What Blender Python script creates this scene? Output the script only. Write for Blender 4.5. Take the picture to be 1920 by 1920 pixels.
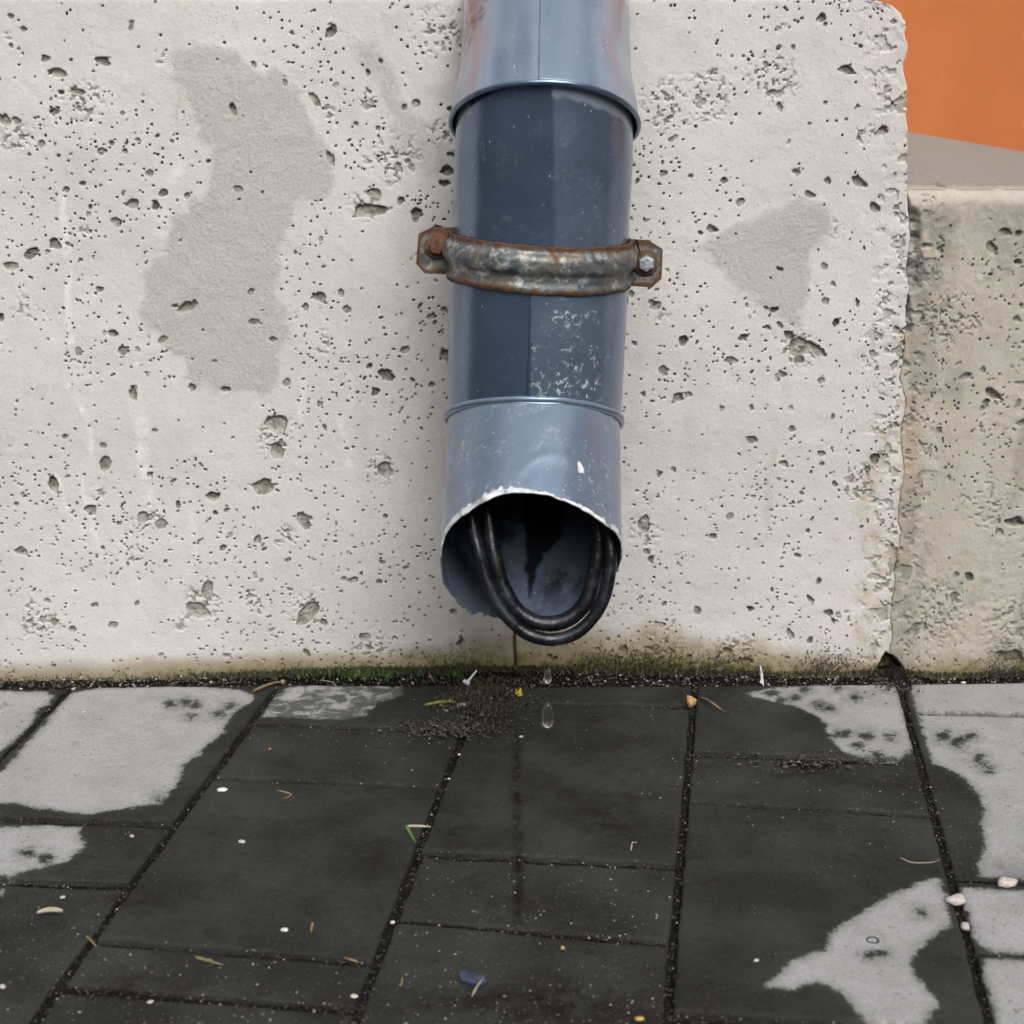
import bpy, math, random
import numpy as np
from mathutils import Vector
C = bpy.context.scene
for o in list(bpy.data.objects): bpy.data.objects.remove(o)
random.seed(7); RNG = np.random.default_rng(11)

# ---------------------------------------------------------------- camera
F = 2900.0                                   # focal length in pixels of the 1920 px picture
PITCH = math.atan(865 / F)
H = 0.57
D = H / math.tan(PITCH + math.atan((1272 - 960) / F))
cd = bpy.data.cameras.new('camera'); cam = bpy.data.objects.new('camera', cd); C.collection.objects.link(cam)
cam.location = (0, -D, H); cam.rotation_euler = (math.pi / 2 - PITCH, 0, 0)
cd.sensor_width = 36; cd.lens = 36 * F / 1920; cd.clip_start = .02; cd.clip_end = 500
cd.dof.use_dof = True; cd.dof.focus_distance = 1.30; cd.dof.aperture_fstop = 9.0
C.camera = cam
# ---------------------------------------------------------------- world, sun, exposure
SUN_EL, SUN_AZ = 44, 163
w = bpy.data.worlds.new('World'); C.world = w; w.use_nodes = True
nt = w.node_tree; nt.nodes.clear()
sky = nt.nodes.new('ShaderNodeTexSky'); sky.sky_type = 'NISHITA'; sky.sun_disc = False
sky.sun_elevation = math.radians(SUN_EL); sky.sun_rotation = math.radians(SUN_AZ)
sky.dust_density = 5; sky.air_density = 1.0
hs = nt.nodes.new('ShaderNodeHueSaturation'); hs.inputs['Saturation'].default_value = .22     # overcast: the blue is veiled
bg = nt.nodes.new('ShaderNodeBackground'); bg.inputs[1].default_value = .15
ow = nt.nodes.new('ShaderNodeOutputWorld')
nt.links.new(sky.outputs[0], hs.inputs['Color']); nt.links.new(hs.outputs[0], bg.inputs[0]); nt.links.new(bg.outputs[0], ow.inputs[0])
sl = bpy.data.lights.new('sun', 'SUN'); sun = bpy.data.objects.new('sun', sl); C.collection.objects.link(sun)
sl.energy = .9; sl.angle = math.radians(60); sl.color = (1, .96, .9)
az, el = math.radians(SUN_AZ), math.radians(SUN_EL)
sdir = Vector((math.sin(az) * math.cos(el), math.cos(az) * math.cos(el), math.sin(el)))
sun.rotation_euler = sdir.to_track_quat('Z', 'Y').to_euler()
C.view_settings.view_transform = 'Standard'; C.view_settings.look = 'None'; C.view_settings.gamma = 1
C.view_settings.exposure = 0.95; C.view_settings.use_curve_mapping = False
C.render.engine = 'CYCLES'

# ---------------------------------------------------------------- pixel <-> place
sp, cp = math.sin(PITCH), math.cos(PITCH)
def ray(u, v):
    a, b = (u - 960) / F, (960 - v) / F
    return np.array([a, cp + b * sp, -sp + b * cp])
CAM = np.array([0, -D, H])
def on_y(u, v, y=0.): r = ray(u, v); return CAM + r * ((y + D) / r[1])
def on_z(u, v, z=0.): r = ray(u, v); return CAM + r * ((z - H) / r[2])
def proj(x, y, z):
    dy, dz = y + D, z - H
    dep = dy * cp - dz * sp
    return 960 + F * x / dep, 960 - F * (dy * sp + dz * cp) / dep

# ---------------------------------------------------------------- numpy helpers
def hash2(ix, iy, seed):
    n = (ix.astype(np.int64) * 374761393 + iy.astype(np.int64) * 668265263 + seed * 1442695041) & 0x7fffffff
    n = ((n ^ (n >> 13)) * 1274126177) & 0x7fffffff
    n = (n ^ (n >> 16)) & 0x7fffffff
    return (n % 100003) / 100003.0
def vnoise(x, y, seed=0):
    ix, iy = np.floor(x), np.floor(y); fx, fy = x - ix, y - iy
    fx = fx * fx * (3 - 2 * fx); fy = fy * fy * (3 - 2 * fy)
    a, b = hash2(ix, iy, seed), hash2(ix + 1, iy, seed)
    c, d = hash2(ix, iy + 1, seed), hash2(ix + 1, iy + 1, seed)
    return (a * (1 - fx) + b * fx) * (1 - fy) + (c * (1 - fx) + d * fx) * fy
def fbm(x, y, oct=4, seed=0):
    s = np.zeros_like(x, dtype=float); a = 1.; t = 0.
    for o in range(oct):
        s += a * vnoise(x * 2**o, y * 2**o, seed + o * 17); t += a; a *= .5
    return s / t
def sstep(a, b, x): t = np.clip((x - a) / (b - a), 0, 1); return t * t * (3 - 2 * t)
def poly_sdf(px, py, poly):
    """signed distance, positive inside"""
    P = np.array(poly, float); n = len(P)
    d = np.full(px.shape, 1e9); ins = np.zeros(px.shape, bool)
    for i in range(n):
        a, b = P[i], P[(i + 1) % n]; e = b - a
        wx, wy = px - a[0], py - a[1]
        t = np.clip((wx * e[0] + wy * e[1]) / (e @ e + 1e-12), 0, 1)
        d = np.minimum(d, (wx - t * e[0])**2 + (wy - t * e[1])**2)
        c = (a[1] > py) != (b[1] > py)
        with np.errstate(divide='ignore', invalid='ignore'):
            xi = (b[0] - a[0]) * (py - a[1]) / (b[1] - a[1] + 1e-12) + a[0]
        ins ^= c & (px < xi)
    d = np.sqrt(d); return np.where(ins, d, -d)
def line_dist(px, py, pts):
    P = np.array(pts, float); d = np.full(px.shape, 1e9)
    for a, b in zip(P[:-1], P[1:]):
        e = b - a; wx, wy = px - a[0], py - a[1]
        t = np.clip((wx * e[0] + wy * e[1]) / (e @ e + 1e-12), 0, 1)
        d = np.minimum(d, (wx - t * e[0])**2 + (wy - t * e[1])**2)
    return np.sqrt(d)

# ---------------------------------------------------------------- object helpers
def tag(o, label=None, cat=None, group=None, kind=None):
    if label: o['label'] = label
    if cat: o['category'] = cat
    if group: o['group'] = group
    if kind: o['kind'] = kind
    return o
def empty(name, loc=(0, 0, 0)):
    o = bpy.data.objects.new(name, None); o.location = loc; o.empty_display_size = .02
    C.collection.objects.link(o); return o
def mesh_np(name, V, Q, mat, parent=None, attrs=None, smooth=True):
    """V (n,3); Q (m,3 or 4) faces"""
    V = np.ascontiguousarray(V, dtype=np.float32); Q = np.ascontiguousarray(Q, dtype=np.int32)
    if parent is not None: V = V - np.array(parent.location, dtype=np.float32)
    me = bpy.data.meshes.new(name); k = Q.shape[1]
    me.vertices.add(len(V)); me.vertices.foreach_set('co', V.ravel())
    me.loops.add(Q.size); me.loops.foreach_set('vertex_index', Q.ravel())
    me.polygons.add(len(Q))
    me.polygons.foreach_set('loop_start', np.arange(0, Q.size, k, dtype=np.int32))
    me.polygons.foreach_set('loop_total', np.full(len(Q), k, dtype=np.int32))
    me.polygons.foreach_set('use_smooth', np.full(len(Q), smooth))
    for an, av in (attrs or {}).items():
        a = np.asarray(av, dtype=np.float32)
        if a.ndim == 1: at = me.attributes.new(an, 'FLOAT', 'POINT'); at.data.foreach_set('value', a)
        else: at = me.attributes.new(an, 'FLOAT_COLOR', 'POINT'); at.data.foreach_set('color', np.hstack([a, np.ones((len(a), 1), np.float32)]).ravel())
    me.update(calc_edges=True); me.validate()
    if mat: me.materials.append(mat)
    o = bpy.data.objects.new(name, me); C.collection.objects.link(o)
    if parent is not None: o.parent = parent
    return o
def grid_faces(nx, ny, wrapx=False, flip=False):
    """vertices index = j*nx+i"""
    ii = np.arange(nx if wrapx else nx - 1); jj = np.arange(ny - 1)
    I, J = np.meshgrid(ii, jj); I2 = (I + 1) % nx
    q = np.stack([J * nx + I, J * nx + I2, (J + 1) * nx + I2, (J + 1) * nx + I], -1).reshape(-1, 4)
    return q[:, ::-1] if flip else q
def tube_mesh(pts, rad, n=16, closed=False):
    P = np.array(pts, float); m = len(P); rad = np.broadcast_to(rad, (m,))
    T = (np.roll(P, -1, 0) - np.roll(P, 1, 0)) if closed else np.gradient(P, axis=0)
    T /= np.linalg.norm(T, axis=1)[:, None]
    up = np.array([0, 0, 1.]) if abs(T[0][2]) < .9 else np.array([0, 1., 0])
    V = []
    nprev = None
    for i in range(m):
        if nprev is None: a = np.cross(T[i], up)
        else: a = nprev - T[i] * (nprev @ T[i])
        a /= np.linalg.norm(a); nprev = a; b = np.cross(T[i], a)
        th = np.arange(n) * 2 * math.pi / n
        V.append(P[i] + rad[i] * (np.cos(th)[:, None] * a + np.sin(th)[:, None] * b))
    V = np.concatenate(V); Fc = grid_faces(n, m, True)
    if closed:
        k = (m - 1) * n; i = np.arange(n); i2 = (i + 1) % n
        Fc = np.vstack([Fc, np.stack([k + i, k + i2, i2, i], -1)])
    return V, Fc
def catmull(pts, per=8):
    P = np.array(pts, float); P = np.vstack([2 * P[0] - P[1], P, 2 * P[-1] - P[-2]]); out = []
    for i in range(1, len(P) - 2):
        for t in np.linspace(0, 1, per, endpoint=False):
            a, b, c, d = P[i - 1:i + 3]
            out.append(.5 * ((2 * b) + (-a + c) * t + (2 * a - 5 * b + 4 * c - d) * t**2 + (-a + 3 * b - 3 * c + d) * t**3))
    out.append(P[-2]); return np.array(out)

# ---------------------------------------------------------------- node helper
class NT:
    def __init__(s, name):
        s.m = bpy.data.materials.new(name); s.m.use_nodes = True; s.t = s.m.node_tree; s.t.nodes.clear()
        s.out = s.t.nodes.new('ShaderNodeOutputMaterial'); s.b = s.t.nodes.new('ShaderNodeBsdfPrincipled')
        s.L(s.b.outputs[0], s.out.inputs[0]); s.tc = s.t.nodes.new('ShaderNodeTexCoord')
        s.co = s.tc.outputs['Object']
    def L(s, a, b): s.t.links.new(a, b)
    def set(s, sock, v):
        if hasattr(v, 'is_output') or isinstance(v, bpy.types.NodeSocket): s.L(v, sock)
        elif sock.type == 'RGBA' and isinstance(v, (int, float)): sock.default_value = (v, v, v, 1)
        elif isinstance(v, tuple) and len(v) == 3 and sock.type == 'RGBA': sock.default_value = (*v, 1)
        else: sock.default_value = v
    def attr(s, n, col=False):
        a = s.t.nodes.new('ShaderNodeAttribute'); a.attribute_name = n; return a.outputs['Color' if col else 'Fac']
    def mapping(s, scale=(1, 1, 1), rot=(0, 0, 0), loc=(0, 0, 0)):
        m = s.t.nodes.new('ShaderNodeMapping'); m.inputs['Scale'].default_value = scale
        m.inputs['Rotation'].default_value = rot; m.inputs['Location'].default_value = loc; s.L(s.co, m.inputs[0]); return m.outputs[0]
    def noise(s, scale, detail=4, rough=.55, dist=0, vec=None, col=False):
        n = s.t.nodes.new('ShaderNodeTexNoise'); n.inputs['Scale'].default_value = scale; n.inputs['Detail'].default_value = detail
        n.inputs['Roughness'].default_value = rough; n.inputs['Distortion'].default_value = dist
        s.L(vec or s.co, n.inputs['Vector']); return n.outputs[1 if col else 0]
    def voro(s, scale, feature='F1', vec=None, out='Distance', rnd=1):
        n = s.t.nodes.new('ShaderNodeTexVoronoi'); n.feature = feature; n.inputs['Scale'].default_value = scale
        n.inputs['Randomness'].default_value = rnd; s.L(vec or s.co, n.inputs['Vector']); return n.outputs[out]
    def math(s, op, a, b=0., clamp=False):
        n = s.t.nodes.new('ShaderNodeMath'); n.operation = op; n.use_clamp = clamp
        s.set(n.inputs[0], a); s.set(n.inputs[1], b); return n.outputs[0]
    def ramp(s, x, lo, hi, a=0., b=1., smooth=True):
        n = s.t.nodes.new('ShaderNodeMapRange'); n.interpolation_type = 'SMOOTHSTEP' if smooth else 'LINEAR'
        s.set(n.inputs[0], x); n.inputs[1].default_value = lo; n.inputs[2].default_value = hi
        n.inputs[3].default_value = a; n.inputs[4].default_value = b; return n.outputs[0]
    def mix(s, f, a, b, mode='MIX'):
        n = s.t.nodes.new('ShaderNodeMix'); n.data_type = 'RGBA'; n.blend_type = mode; n.clamp_factor = True
        s.set(n.inputs[0], f); s.set(n.inputs[6], a); s.set(n.inputs[7], b); return n.outputs[2]
    def bump(s, h, dist, strength=1., prev=None):
        n = s.t.nodes.new('ShaderNodeBump'); n.inputs['Strength'].default_value = strength; n.inputs['Distance'].default_value = dist
        s.L(h, n.inputs['Height'])
        if prev is not None: s.L(prev, n.inputs['Normal'])
        return n.outputs[0]
    def fin(s, col, rough=.8, normal=None, metal=0., spec=.5, **kw):
        s.set(s.b.inputs['Base Color'], col); s.set(s.b.inputs['Roughness'], rough); s.set(s.b.inputs['Metallic'], metal)
        s.set(s.b.inputs['Specular IOR Level'], spec)
        if normal is not None: s.L(normal, s.b.inputs['Normal'])
        for k, v in kw.items(): s.set(s.b.inputs[k.replace('_', ' ')], v)
        return s.m

# ---------------------------------------------------------------- materials
def mat_concrete(name, skin=(.50, .482, .465), warm=0.):
    n = NT(name)
    big = n.noise(7, 4, .6); mid = n.noise(38, 5, .6); fine = n.noise(420, 3, .7); vfine = n.noise(1100, 2, .6)
    c = n.mix(n.ramp(big, .3, .7), tuple(k * .93 for k in skin), tuple(min(1, k * 1.05) for k in skin))
    c = n.mix(n.ramp(mid, .45, .75, 0, .45), c, (.44, .42, .395))
    strk = n.noise(9, 4, .6, vec=n.mapping((2.2, 1, .25)))
    c = n.mix(n.ramp(strk, .55, .75, 0, .5), c, (.43, .40, .37))
    c = n.mix(n.ramp(fine, .35, .75, .0, .35), c, (.36, .345, .32))
    c = n.mix(n.ramp(vfine, .55, .8, 0, .35), c, (.66, .63, .59))
    pt = n.math('ADD', n.attr('patch'), n.math('MULTIPLY', n.math('SUBTRACT', n.noise(140, 5, .75), .5), .7))
    sand = n.mix(n.ramp(fine, .3, .7), (.302, .292, .270), (.392, .381, .356))
    c = n.mix(n.ramp(pt, .22, .80, 0, .82), c, sand)
    pale = n.math('MULTIPLY', n.attr('lime'), n.ramp(n.noise(60, 5, .7), .36, .66))
    c = n.mix(pale, c, (.63, .615, .60))
    oc = n.math('MULTIPLY', n.math('MULTIPLY', n.attr('ochre'), .95), n.ramp(n.noise(45, 6, .75), .38, .72))
    c = n.mix(oc, c, (.32, .25, .165))
    pinhole_dots = n.math('MULTIPLY', n.ramp(n.voro(430, vec=n.mapping((1, 1, .8))), .06, .13, 1, 0), n.math('MULTIPLY', n.ramp(n.noise(24, 4, .7), .37, .52), n.ramp(n.attr('patch'), .2, .6, 1, .25)))
    c = n.mix(n.math('MULTIPLY', pinhole_dots, .75), c, (.10, .095, .085))  # dark dots painted for the shade inside tiny pinholes
    core = n.ramp(n.attr('core'), .03, .35)  # inner concrete grey, also painted over pit lips to dull their skylit edges
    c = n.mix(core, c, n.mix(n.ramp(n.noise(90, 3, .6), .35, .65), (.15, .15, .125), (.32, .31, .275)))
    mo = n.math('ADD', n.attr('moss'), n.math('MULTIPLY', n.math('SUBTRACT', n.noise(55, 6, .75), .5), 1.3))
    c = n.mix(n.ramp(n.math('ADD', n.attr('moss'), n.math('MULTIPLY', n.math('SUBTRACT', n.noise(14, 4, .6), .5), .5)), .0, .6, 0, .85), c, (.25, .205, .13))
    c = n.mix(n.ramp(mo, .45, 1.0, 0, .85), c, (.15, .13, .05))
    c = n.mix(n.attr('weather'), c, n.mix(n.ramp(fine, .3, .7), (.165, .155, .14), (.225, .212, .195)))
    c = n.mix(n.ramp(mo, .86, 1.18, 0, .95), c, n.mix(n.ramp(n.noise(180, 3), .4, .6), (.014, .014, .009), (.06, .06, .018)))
    pk = n.ramp(n.voro(210), .10, .20, 1, 0)
    h = n.math('ADD', n.math('MULTIPLY', fine, .6), n.math('MULTIPLY', mid, .8))
    h = n.math('SUBTRACT', h, n.math('MULTIPLY', n.math('MULTIPLY', pk, n.ramp(n.noise(30, 2), .5, .6)), .7))
    h = n.math('ADD', h, n.math('MULTIPLY', n.math('MULTIPLY', n.attr('patch'), n.noise(300, 3, .7)), 1.6))
    nb = n.bump(h, .0008, .65); nb = n.bump(vfine, .0003, .6, nb)
    return n.fin(c, .88, nb, spec=.25)
M_WALL = mat_concrete('pitted_concrete')
M_WALL2 = mat_concrete('weathered_concrete', (.362, .335, .292))

def mat_paver():
    n = NT('paving_concrete')
    info = n.t.nodes.new('ShaderNodeObjectInfo').outputs['Random']
    fine = n.noise(520, 3, .7); mid = n.noise(26, 5, .65); vf = n.noise(1300, 2, .6)
    dry = n.mix(n.ramp(mid, .35, .7), (.30, .302, .304), (.25, .25, .248))
    dry = n.mix(n.ramp(fine, .35, .7, 0, .55), dry, (.16, .16, .158))
    dry = n.mix(n.ramp(vf, .55, .75, 0, .35), dry, (.36, .36, .358))
    sm = n.ramp(n.noise(19, 6, .75, .3), .58, .72, 0, .75)
    dry = n.mix(sm, dry, (.11, .108, .09))
    dspk = n.math('MULTIPLY', n.ramp(n.voro(170, vec=n.mapping((.7, 1.2, 1))), .10, .20, 1, 0), n.ramp(n.noise(30, 3), .50, .58))
    dry = n.mix(n.math('MULTIPLY', dspk, .85), dry, (.08, .078, .07))
    wet = n.mix(n.ramp(n.noise(12, 7, .72), .38, .64), (.0140, .0140, .0118), (.0300, .0312, .0268))
    wet = n.mix(n.ramp(n.noise(48, 6, .75), .50, .68, 0, .50), wet, (.0065, .0054, .0044))
    wet = n.mix(n.ramp(fine, .50, .72, 0, .6), wet, (.050, .049, .044))
    wet = n.mix(n.math('MULTIPLY', n.ramp(n.voro(240), .10, .20, 1, 0), n.ramp(n.noise(35, 3), .46, .58, 0, .8)), wet, (.008, .0075, .0065))
    spots = n.math('MULTIPLY', n.ramp(n.voro(85, vec=n.mapping((1, 1.3, 1))), .16, .26, 1, 0), n.ramp(n.noise(9, 3), .5, .62))
    wet = n.mix(n.math('MULTIPLY', spots, .6), wet, (.010, .010, .009))
    wspk = n.math('MULTIPLY', n.ramp(n.voro(330), .07, .12, 1, 0), n.ramp(n.noise(120, 2), .55, .62))
    wet = n.mix(wspk, wet, (.26, .25, .23))
    e = n.math('MULTIPLY', n.math('SUBTRACT', n.noise(95, 5, .72), .5), .014)
    e2 = n.math('MULTIPLY', n.math('SUBTRACT', n.noise(430, 4, .75), .5), .009)
    dd = n.math('ADD', n.math('ADD', n.attr('dry'), e), e2)                      # metres inside the dry outline
    fd = n.ramp(dd, -.0012, .0028)
    dry = n.mix(n.ramp(dd, .001, .009, .45, 0), dry, (.13, .131, .128))
    part = n.math('MULTIPLY', n.attr('half_dry'), n.ramp(n.noise(48, 5, .65, .5, vec=n.mapping((1, 1.2, 1))), .42, .62))
    fd = n.math('SUBTRACT', fd, n.math('MULTIPLY', n.math('MULTIPLY', n.attr('half_dry'), .8), n.ramp(n.noise(48, 5, .65, .5, vec=n.mapping((1, 1.2, 1))), .46, .60, 1, 0)), clamp=True)
    halo = n.ramp(dd, -.006, 0, 0, 1)
    wet = n.mix(n.math('MULTIPLY', halo, .35), wet, (.032, .035, .034))
    wet = n.mix(n.math('MULTIPLY', n.attr('stain'), n.ramp(n.noise(55, 6, .75), .38, .60)), wet, (.0062, .0045, .0035))
    wet = n.mix(n.math('MULTIPLY', n.attr('rim'), n.ramp(n.noise(150, 5, .75), .50, .66, 0, .4)), wet, (.040, .039, .035))
    dry = n.mix(n.math('MULTIPLY', n.attr('rim'), n.ramp(n.noise(120, 5, .75), .40, .60, .1, .8)), dry, (.09, .088, .08))
    c = n.mix(fd, wet, dry)
    c = n.mix(n.attr('side'), c, (.006, .0052, .0045))
    h = n.math('ADD', n.math('MULTIPLY', fine, .5), mid)
    nb = n.bump(h, .0011, .8); nb = n.bump(n.noise(230, 4, .75), .0009, .7, nb); nb = n.bump(vf, .0003, .6, nb)
    rough = n.mix(fd, n.ramp(n.noise(30, 3), .3, .7, .68, .85), .9)
    return n.fin(c, rough, nb, spec=.12)
M_PAVER = mat_paver()
def mat_bed():
    n = NT('joint_soil')
    f = n.noise(500, 4, .75); m = n.noise(45, 4, .6)
    c = n.mix(n.ramp(m, .35, .65), (.004, .0035, .003), (.009, .008, .007))
    c = n.mix(n.ramp(f, .5, .7, 0, .7), c, (.022, .020, .017))
    c = n.mix(n.ramp(n.voro(420), .05, .08, .5, 0), c, (.16, .15, .14))
    return n.fin(c, .75, n.bump(f, .0016, 1.), spec=.08)
M_BED = mat_bed()
def mat_street():
    n = NT('street_asphalt')
    c = n.mix(n.ramp(n.noise(3, 5, .6), .3, .7), (.055, .055, .057), (.085, .084, .083))
    return n.fin(c, .9, n.bump(n.noise(300, 3), .001, .6))
M_STREET = mat_street()
def mat_orange():
    n = NT('orange_plaster')
    c = n.mix(n.ramp(n.noise(5, 5, .6), .3, .7), (.385, .120, .040), (.45, .148, .049))
    c = n.mix(n.ramp(n.noise(6, 4, .6, vec=n.mapping((3, 1, .4))), .58, .78, 0, .35), c, (.48, .20, .09))
    return n.fin(c, .9, n.bump(n.noise(500, 3, .7), .0008, .7), spec=.2)
M_ORANGE = mat_orange()
def mat_paint(name='blue_grey_paint', inner=False):
    n = NT(name)
    ff = n.noise(700, 3, .7); m = n.noise(30, 5, .6)
    c = n.mix(n.ramp(n.noise(9, 3), .35, .65), (.100, .150, .240), (.125, .178, .275))
    du = n.math('ADD', n.attr('dust_sheen'), n.math('MULTIPLY', n.math('SUBTRACT', n.noise(26, 5, .7), .5), .5))
    c = n.mix(n.ramp(du, .15, 1.0, 0, .5), c, n.mix(n.ramp(n.attr('dust_sheen'), .8, 1.3), (.21, .255, .30), (.33, .35, .375)))
    c = n.mix(n.ramp(m, .5, .8, 0, .30), c, (.15, .19, .235))
    c = n.mix(n.ramp(ff, .4, .75, 0, .12), c, (.3, .31, .33))
    # runs, scratches, specks
    run = n.ramp(n.noise(55, 4, .6, vec=n.mapping((1, 1, .12))), .62, .74, 0, .25)
    c = n.mix(run, c, (.20, .21, .22))
    s1 = n.ramp(n.noise(20, 2, .5, 1.5, vec=n.mapping((3.5, 3.5, .8), (.3, .6, .2))), .499, .5015, 1, 0)
    s1b = n.ramp(n.noise(20, 2, .5, 1.5, vec=n.mapping((3.5, 3.5, .8), (.3, .6, .2))), .4945, .497, 0, 1)
    scr = n.math('MULTIPLY', n.math('MULTIPLY', s1, s1b), n.ramp(n.noise(28, 3), .50, .58))
    c = n.mix(n.math('MULTIPLY', scr, .6), c, (.42, .43, .43))
    spk = n.math('MULTIPLY', n.ramp(n.voro(150, vec=n.mapping((1, 1, .6))), .05, .12, 1, 0), n.ramp(n.noise(50, 3), .43, .56))
    c = n.mix(n.math('MULTIPLY', spk, .7), c, (.40, .39, .37))
    scf = n.math('MULTIPLY', n.attr('scuff'), n.math('MULTIPLY', n.ramp(n.noise(170, 5, .75, .6), .54, .62), n.ramp(n.noise(35, 3), .42, .58)))
    c = n.mix(n.math('MULTIPLY', scf, .85), c, (.46, .48, .49))
    fl = n.math('ADD', n.math('SUBTRACT', n.attr('flake'), .12), n.math('MULTIPLY', n.math('SUBTRACT', n.noise(120, 5, .75), .5), 1.5))
    flm = n.ramp(fl, .52, .62)
    c = n.mix(flm, c, n.mix(n.ramp(n.noise(220, 3), .35, .65), (.40, .43, .45), (.60, .61, .61)))
    gr = n.math('MULTIPLY', n.attr('grime'), n.ramp(n.noise(80, 5, .7), .35, .6))
    c = n.mix(n.math('MULTIPLY', gr, .8), c, (.07, .058, .048))
    if inner: c = n.mix(n.math('MULTIPLY', n.math('MAXIMUM', n.ramp(n.noise(26, 5, .65, vec=n.mapping((1, 1, .3))), .45, .60, .30, .85), n.attr('streak')), n.ramp(n.attr('mouth_light'), 0, 1, 1, .55)), c, (.005, .005, .006))  # inside painted near black for shade, fading towards the lit mouth; dirt patches too
    r = n.mix(n.ramp(du, .1, .9), n.ramp(m, .3, .7, .15, .24), .22)
    r = n.mix(flm, r, .6)
    h = n.math('ADD', n.math('MULTIPLY', m, .5), n.math('MULTIPLY', flm, -.5))
    nb = n.bump(h, .0006, .35); nb = n.bump(n.noise(11, 2), .002, .35, nb); nb = n.bump(ff, .0002, .35, nb)
    mt = n.math('SUBTRACT', n.math('SUBTRACT', n.math('SUBTRACT', .82, n.ramp(du, .15, 1.35, 0, .62)), n.math('MULTIPLY', flm, .8)), n.math('MULTIPLY', n.math('ADD', gr, n.math('ADD', scf, spk)), .6), clamp=True)
    return n.fin(c, r, nb, mt, spec=.5)
M_PAINT = mat_paint()
M_INNER = mat_paint('dirty_shaded_inner_paint', True)
def mat_rust():
    n = NT('rusted_galvanised_steel')
    m = n.noise(75, 6, .7); b = n.noise(24, 4, .6); f = n.noise(420, 4, .7)
    zinc = n.mix(n.ramp(n.noise(60, 4, .65, vec=n.mapping((1, 1, 2))), .35, .65), (.05, .065, .085), (.15, .165, .165))
    zinc = n.mix(n.ramp(n.noise(110, 5, .7), .50, .62, 0, .8), zinc, (.40, .40, .38))
    rust = n.mix(n.ramp(m, .3, .7), (.026, .011, .007), (.10, .042, .016))
    rust = n.mix(n.ramp(f, .45, .7, 0, .5), rust, (.10, .05, .025))
    e = n.math('ADD', n.math('MULTIPLY', n.attr('edge'), .26), n.math('ADD', n.math('MULTIPLY', m, .75), n.math('MULTIPLY', b, .45)))
    fr = n.ramp(e, .64, .80)
    c = n.mix(n.ramp(e, .52, .72, 0, .6), zinc, (.15, .12, .075)); c = n.mix(fr, c, rust)
    return n.fin(c, n.mix(fr, .42, .85), n.bump(n.math('ADD', m, n.math('MULTIPLY', f, .4)), .0012, .8), n.mix(fr, .45, 0.), spec=.5)
M_RUST = mat_rust()
def simple(name, col, rough=.7, var=.25, scale=120, bump=.0005, metal=0., **kw):
    n = NT(name)
    c = n.mix(n.ramp(n.noise(scale, 4, .65), .3, .7), tuple(k * (1 - var) for k in col), tuple(min(1, k * (1 + var)) for k in col))
    return n.fin(c, rough, n.bump(n.noise(scale * 3, 3, .6), bump, .7), metal, **kw)
M_BOLT = simple('galvanised_bolt', (.30, .33, .36), .4, .45, 260, .0008, .6)
M_RBOLT = simple('rusted_bolt', (.10, .038, .022), .85, .5, 260, .0012)
def mat_cable():
    n = NT('black_rubber')
    c = n.mix(n.ramp(n.noise(60, 5, .7, vec=n.mapping((1, 1, .7))), .45, .66, 0, .9), (.004, .0045, .006), (.018, .022, .030))
    c = n.mix(n.ramp(n.noise(150, 4, .7), .62, .70, 0, .6), c, (.08, .095, .11))
    return n.fin(c, n.ramp(n.noise(90, 4), .35, .65, .24, .46), n.bump(n.noise(90, 5, .65), .0012, .6), spec=.35)
M_CABLE = mat_cable()
def mat_attrcol(name, rough=.7, spec=.3):
    n = NT(name); c = n.mix(n.ramp(n.noise(600, 3), .3, .7, 0, .35), n.attr('tint', True), (.1, .1, .09)); return n.fin(c, rough, spec=spec)
M_TINT = mat_attrcol('grit_and_litter'); M_LEAFY = mat_attrcol('moss_and_blades', .6)
def mat_water():
    n = NT('clear_water'); return n.fin((1., 1., 1.), .28, IOR=1.333, Transmission_Weight=1.)
M_WATER = mat_water()

# ================================================================ THE WALLS
EDGE = [(1560, -28), (1600, -14), (1640, 0), (1670, 8), (1690, 25), (1701, 45), (1697, 60), (1703, 90), (1696, 118), (1695, 135), (1700, 160), (1702, 180), (1700, 215),
        (1703, 245), (1702, 300), (1703, 380), (1707, 440), (1701, 500), (1706, 540), (1699, 580), (1700, 610), (1696, 640), (1693, 690), (1688, 710),
        (1697, 740), (1700, 760), (1693, 800), (1691, 840), (1697, 880), (1693, 905), (1688, 930), (1684, 980), (1689, 1000), (1680, 1060), (1676, 1110), (1670, 1150),
        (1673, 1190), (1665, 1240), (1666, 1290)]
EW = np.array([on_y(u, v, 0) for u, v in EDGE]); EZ, EX = EW[::-1, 2], EW[::-1, 0]
TOPZ = .617
def edge_x(z): return np.interp(z, EZ, EX) + (fbm(z * 160, z * 0, 3, 5) - .5) * .0018
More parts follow.
